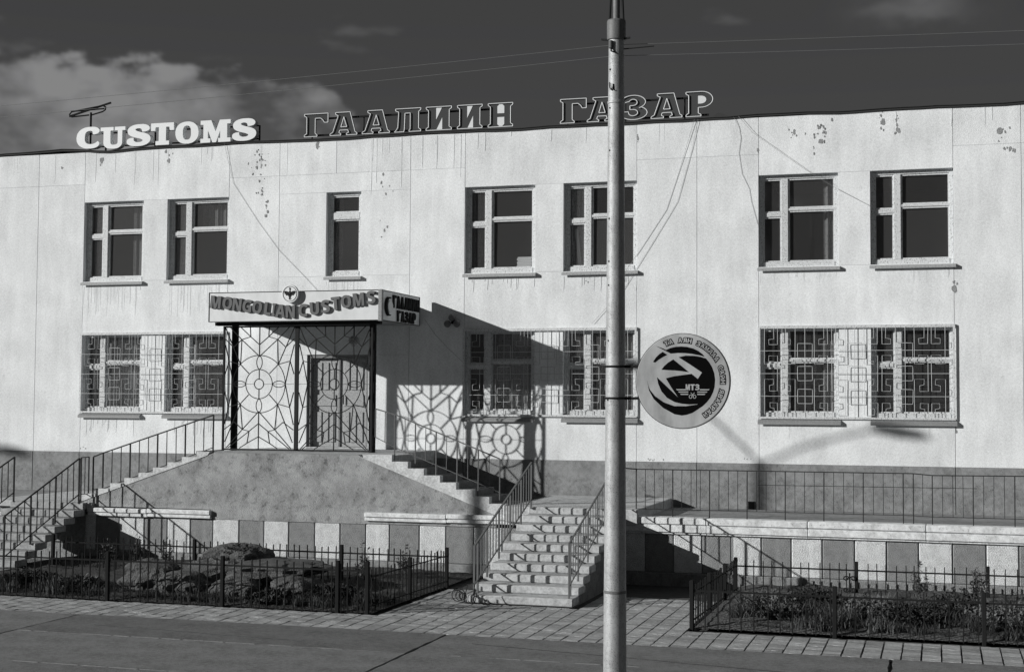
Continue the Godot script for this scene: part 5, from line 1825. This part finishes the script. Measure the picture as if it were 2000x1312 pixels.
func build_small() -> void:
	# cluster of three globes on the wall
	var l := thing("wall_lamp", "cluster of three dark globe lamps on the shaded wall right of the canopy", "lamp", Vector3(-0.22, 1.68, 0.0))
	var ball := lathe([Vector2(0, -0.075), Vector2(0.035, -0.066), Vector2(0.062, -0.04), Vector2(0.075, 0.0), Vector2(0.062, 0.04), Vector2(0.035, 0.066), Vector2(0, 0.075)], 18)
	for q in [Vector3(-0.225, 1.765, 0.12), Vector3(-0.32, 1.635, 0.12), Vector3(-0.12, 1.635, 0.12)]:
		part(l, "globe", ball, M.collar, Transform3D(Basis(), q - off(l)))
		bar(l, "arm", Vector3(-0.22, 1.68, 0.06), q, 0.02, M.iron2)
	box(l, "back_plate", Vector3(-0.26, 1.64, 0.003), Vector3(-0.18, 1.72, 0.06), M.iron2, 0.005)
	# bent wire at the foot of the stair railing
	var wc := thing("wire_tangle", "tangle of bent wire at the foot of the left stair railing", "wire", Vector3(2.28, GR, 6.78))
	for k in 3:
		var pts := []
		for i in 30:
			var a := i / 29.0 * TAU * 1.35 + k * 1.1
			var rr := 0.11 - 0.02 * k - 0.0012 * i
			pts.append(Vector3(cos(a) * rr + k * 0.05 - 0.04, 0.13 + sin(a) * rr, 0.03 * k + 0.002 * i))
		part(wc, "wire_loop", tube(pts, 0.007, 5), M.rail_d)
	part(wc, "wire_end", tube([Vector3(0.05, 0.02, 0.0), Vector3(0.12, 0.3, 0.05), Vector3(0.24, 0.33, 0.1), Vector3(0.30, 0.16, 0.14), Vector3(0.27, 0.03, 0.16)], 0.007, 5), M.rail_d)
	# curtains and what stands in the windows
	curtain(-8.95, -8.55, 2.75, 4.4, "curtain at the left side of the leftmost upper window", M.curtain, 1)
	curtain(-6.85, -6.45, 2.75, 4.4, "curtain at the left side of the second upper window", M.curtain, 2)
	curtain(-8.95, -7.55, -0.2, 1.48, "full grey curtain behind the leftmost barred window", M.curtain, 3)
	curtain(-6.85, -6.2, -0.2, 1.48, "curtain covering half of the barred window beside the porch", M.curtain, 4)
	curtain(0.5, 1.45, -0.2, 1.48, "drawn curtain in the shaded barred window right of the canopy", M.curtain, 5)
	curtain(2.15, 2.5, 2.75, 4.4, "curtain strip in the upper window crossed by the pole", M.curtain, 6)
	curtain(2.15, 3.5, -0.2, 1.48, "dark curtain in the barred window crossed by the pole", M.curtain_d, 7)
	curtain(7.15, 7.45, -0.2, 1.48, "curtain at the right side of the barred window beside the round sign", M.curtain_d, 8)
	curtain(-7.95, -7.6, 2.75, 4.4, "curtain at the right side of the leftmost upper window", M.curtain_d, 9)
	curtain(-6.2, -5.5, 3.75, 4.4, "short curtain across the top of the second upper window", M.curtain_d, 10)
	curtain(-3.03, -2.85, 2.78, 4.4, "narrow curtain in the slim window above the entrance", M.curtain_d, 11)
	curtain(0.08, 0.42, 2.75, 4.4, "curtain at the left side of the upper window left of the pole", M.curtain_d, 12)
	curtain(7.2, 7.42, 2.75, 4.4, "curtain at the right side of the upper window above the barred ones by the sign", M.curtain_d, 13)
	var bk := thing("paper_stack", "stack of papers on the sill inside the upper window left of the pole", "papers", Vector3(1.22, 2.77, -0.30))
	for k in 7:
		var dx := rng.randf_range(-0.015, 0.015)
		box(bk, "sheaf", Vector3(1.06 + dx, 2.775 + k * 0.034, -0.40), Vector3(1.36 + dx, 2.805 + k * 0.034, -0.22), M.paper)
	var bt := thing("leaning_board", "pale board leaning inside the upper window behind the pole", "board", Vector3(2.3, 2.75, -0.32))
	bar(bt, "plank", Vector3(2.38, 2.75, -0.30), Vector3(2.28, 3.55, -0.33), 0.07, M.paper, 0.02)
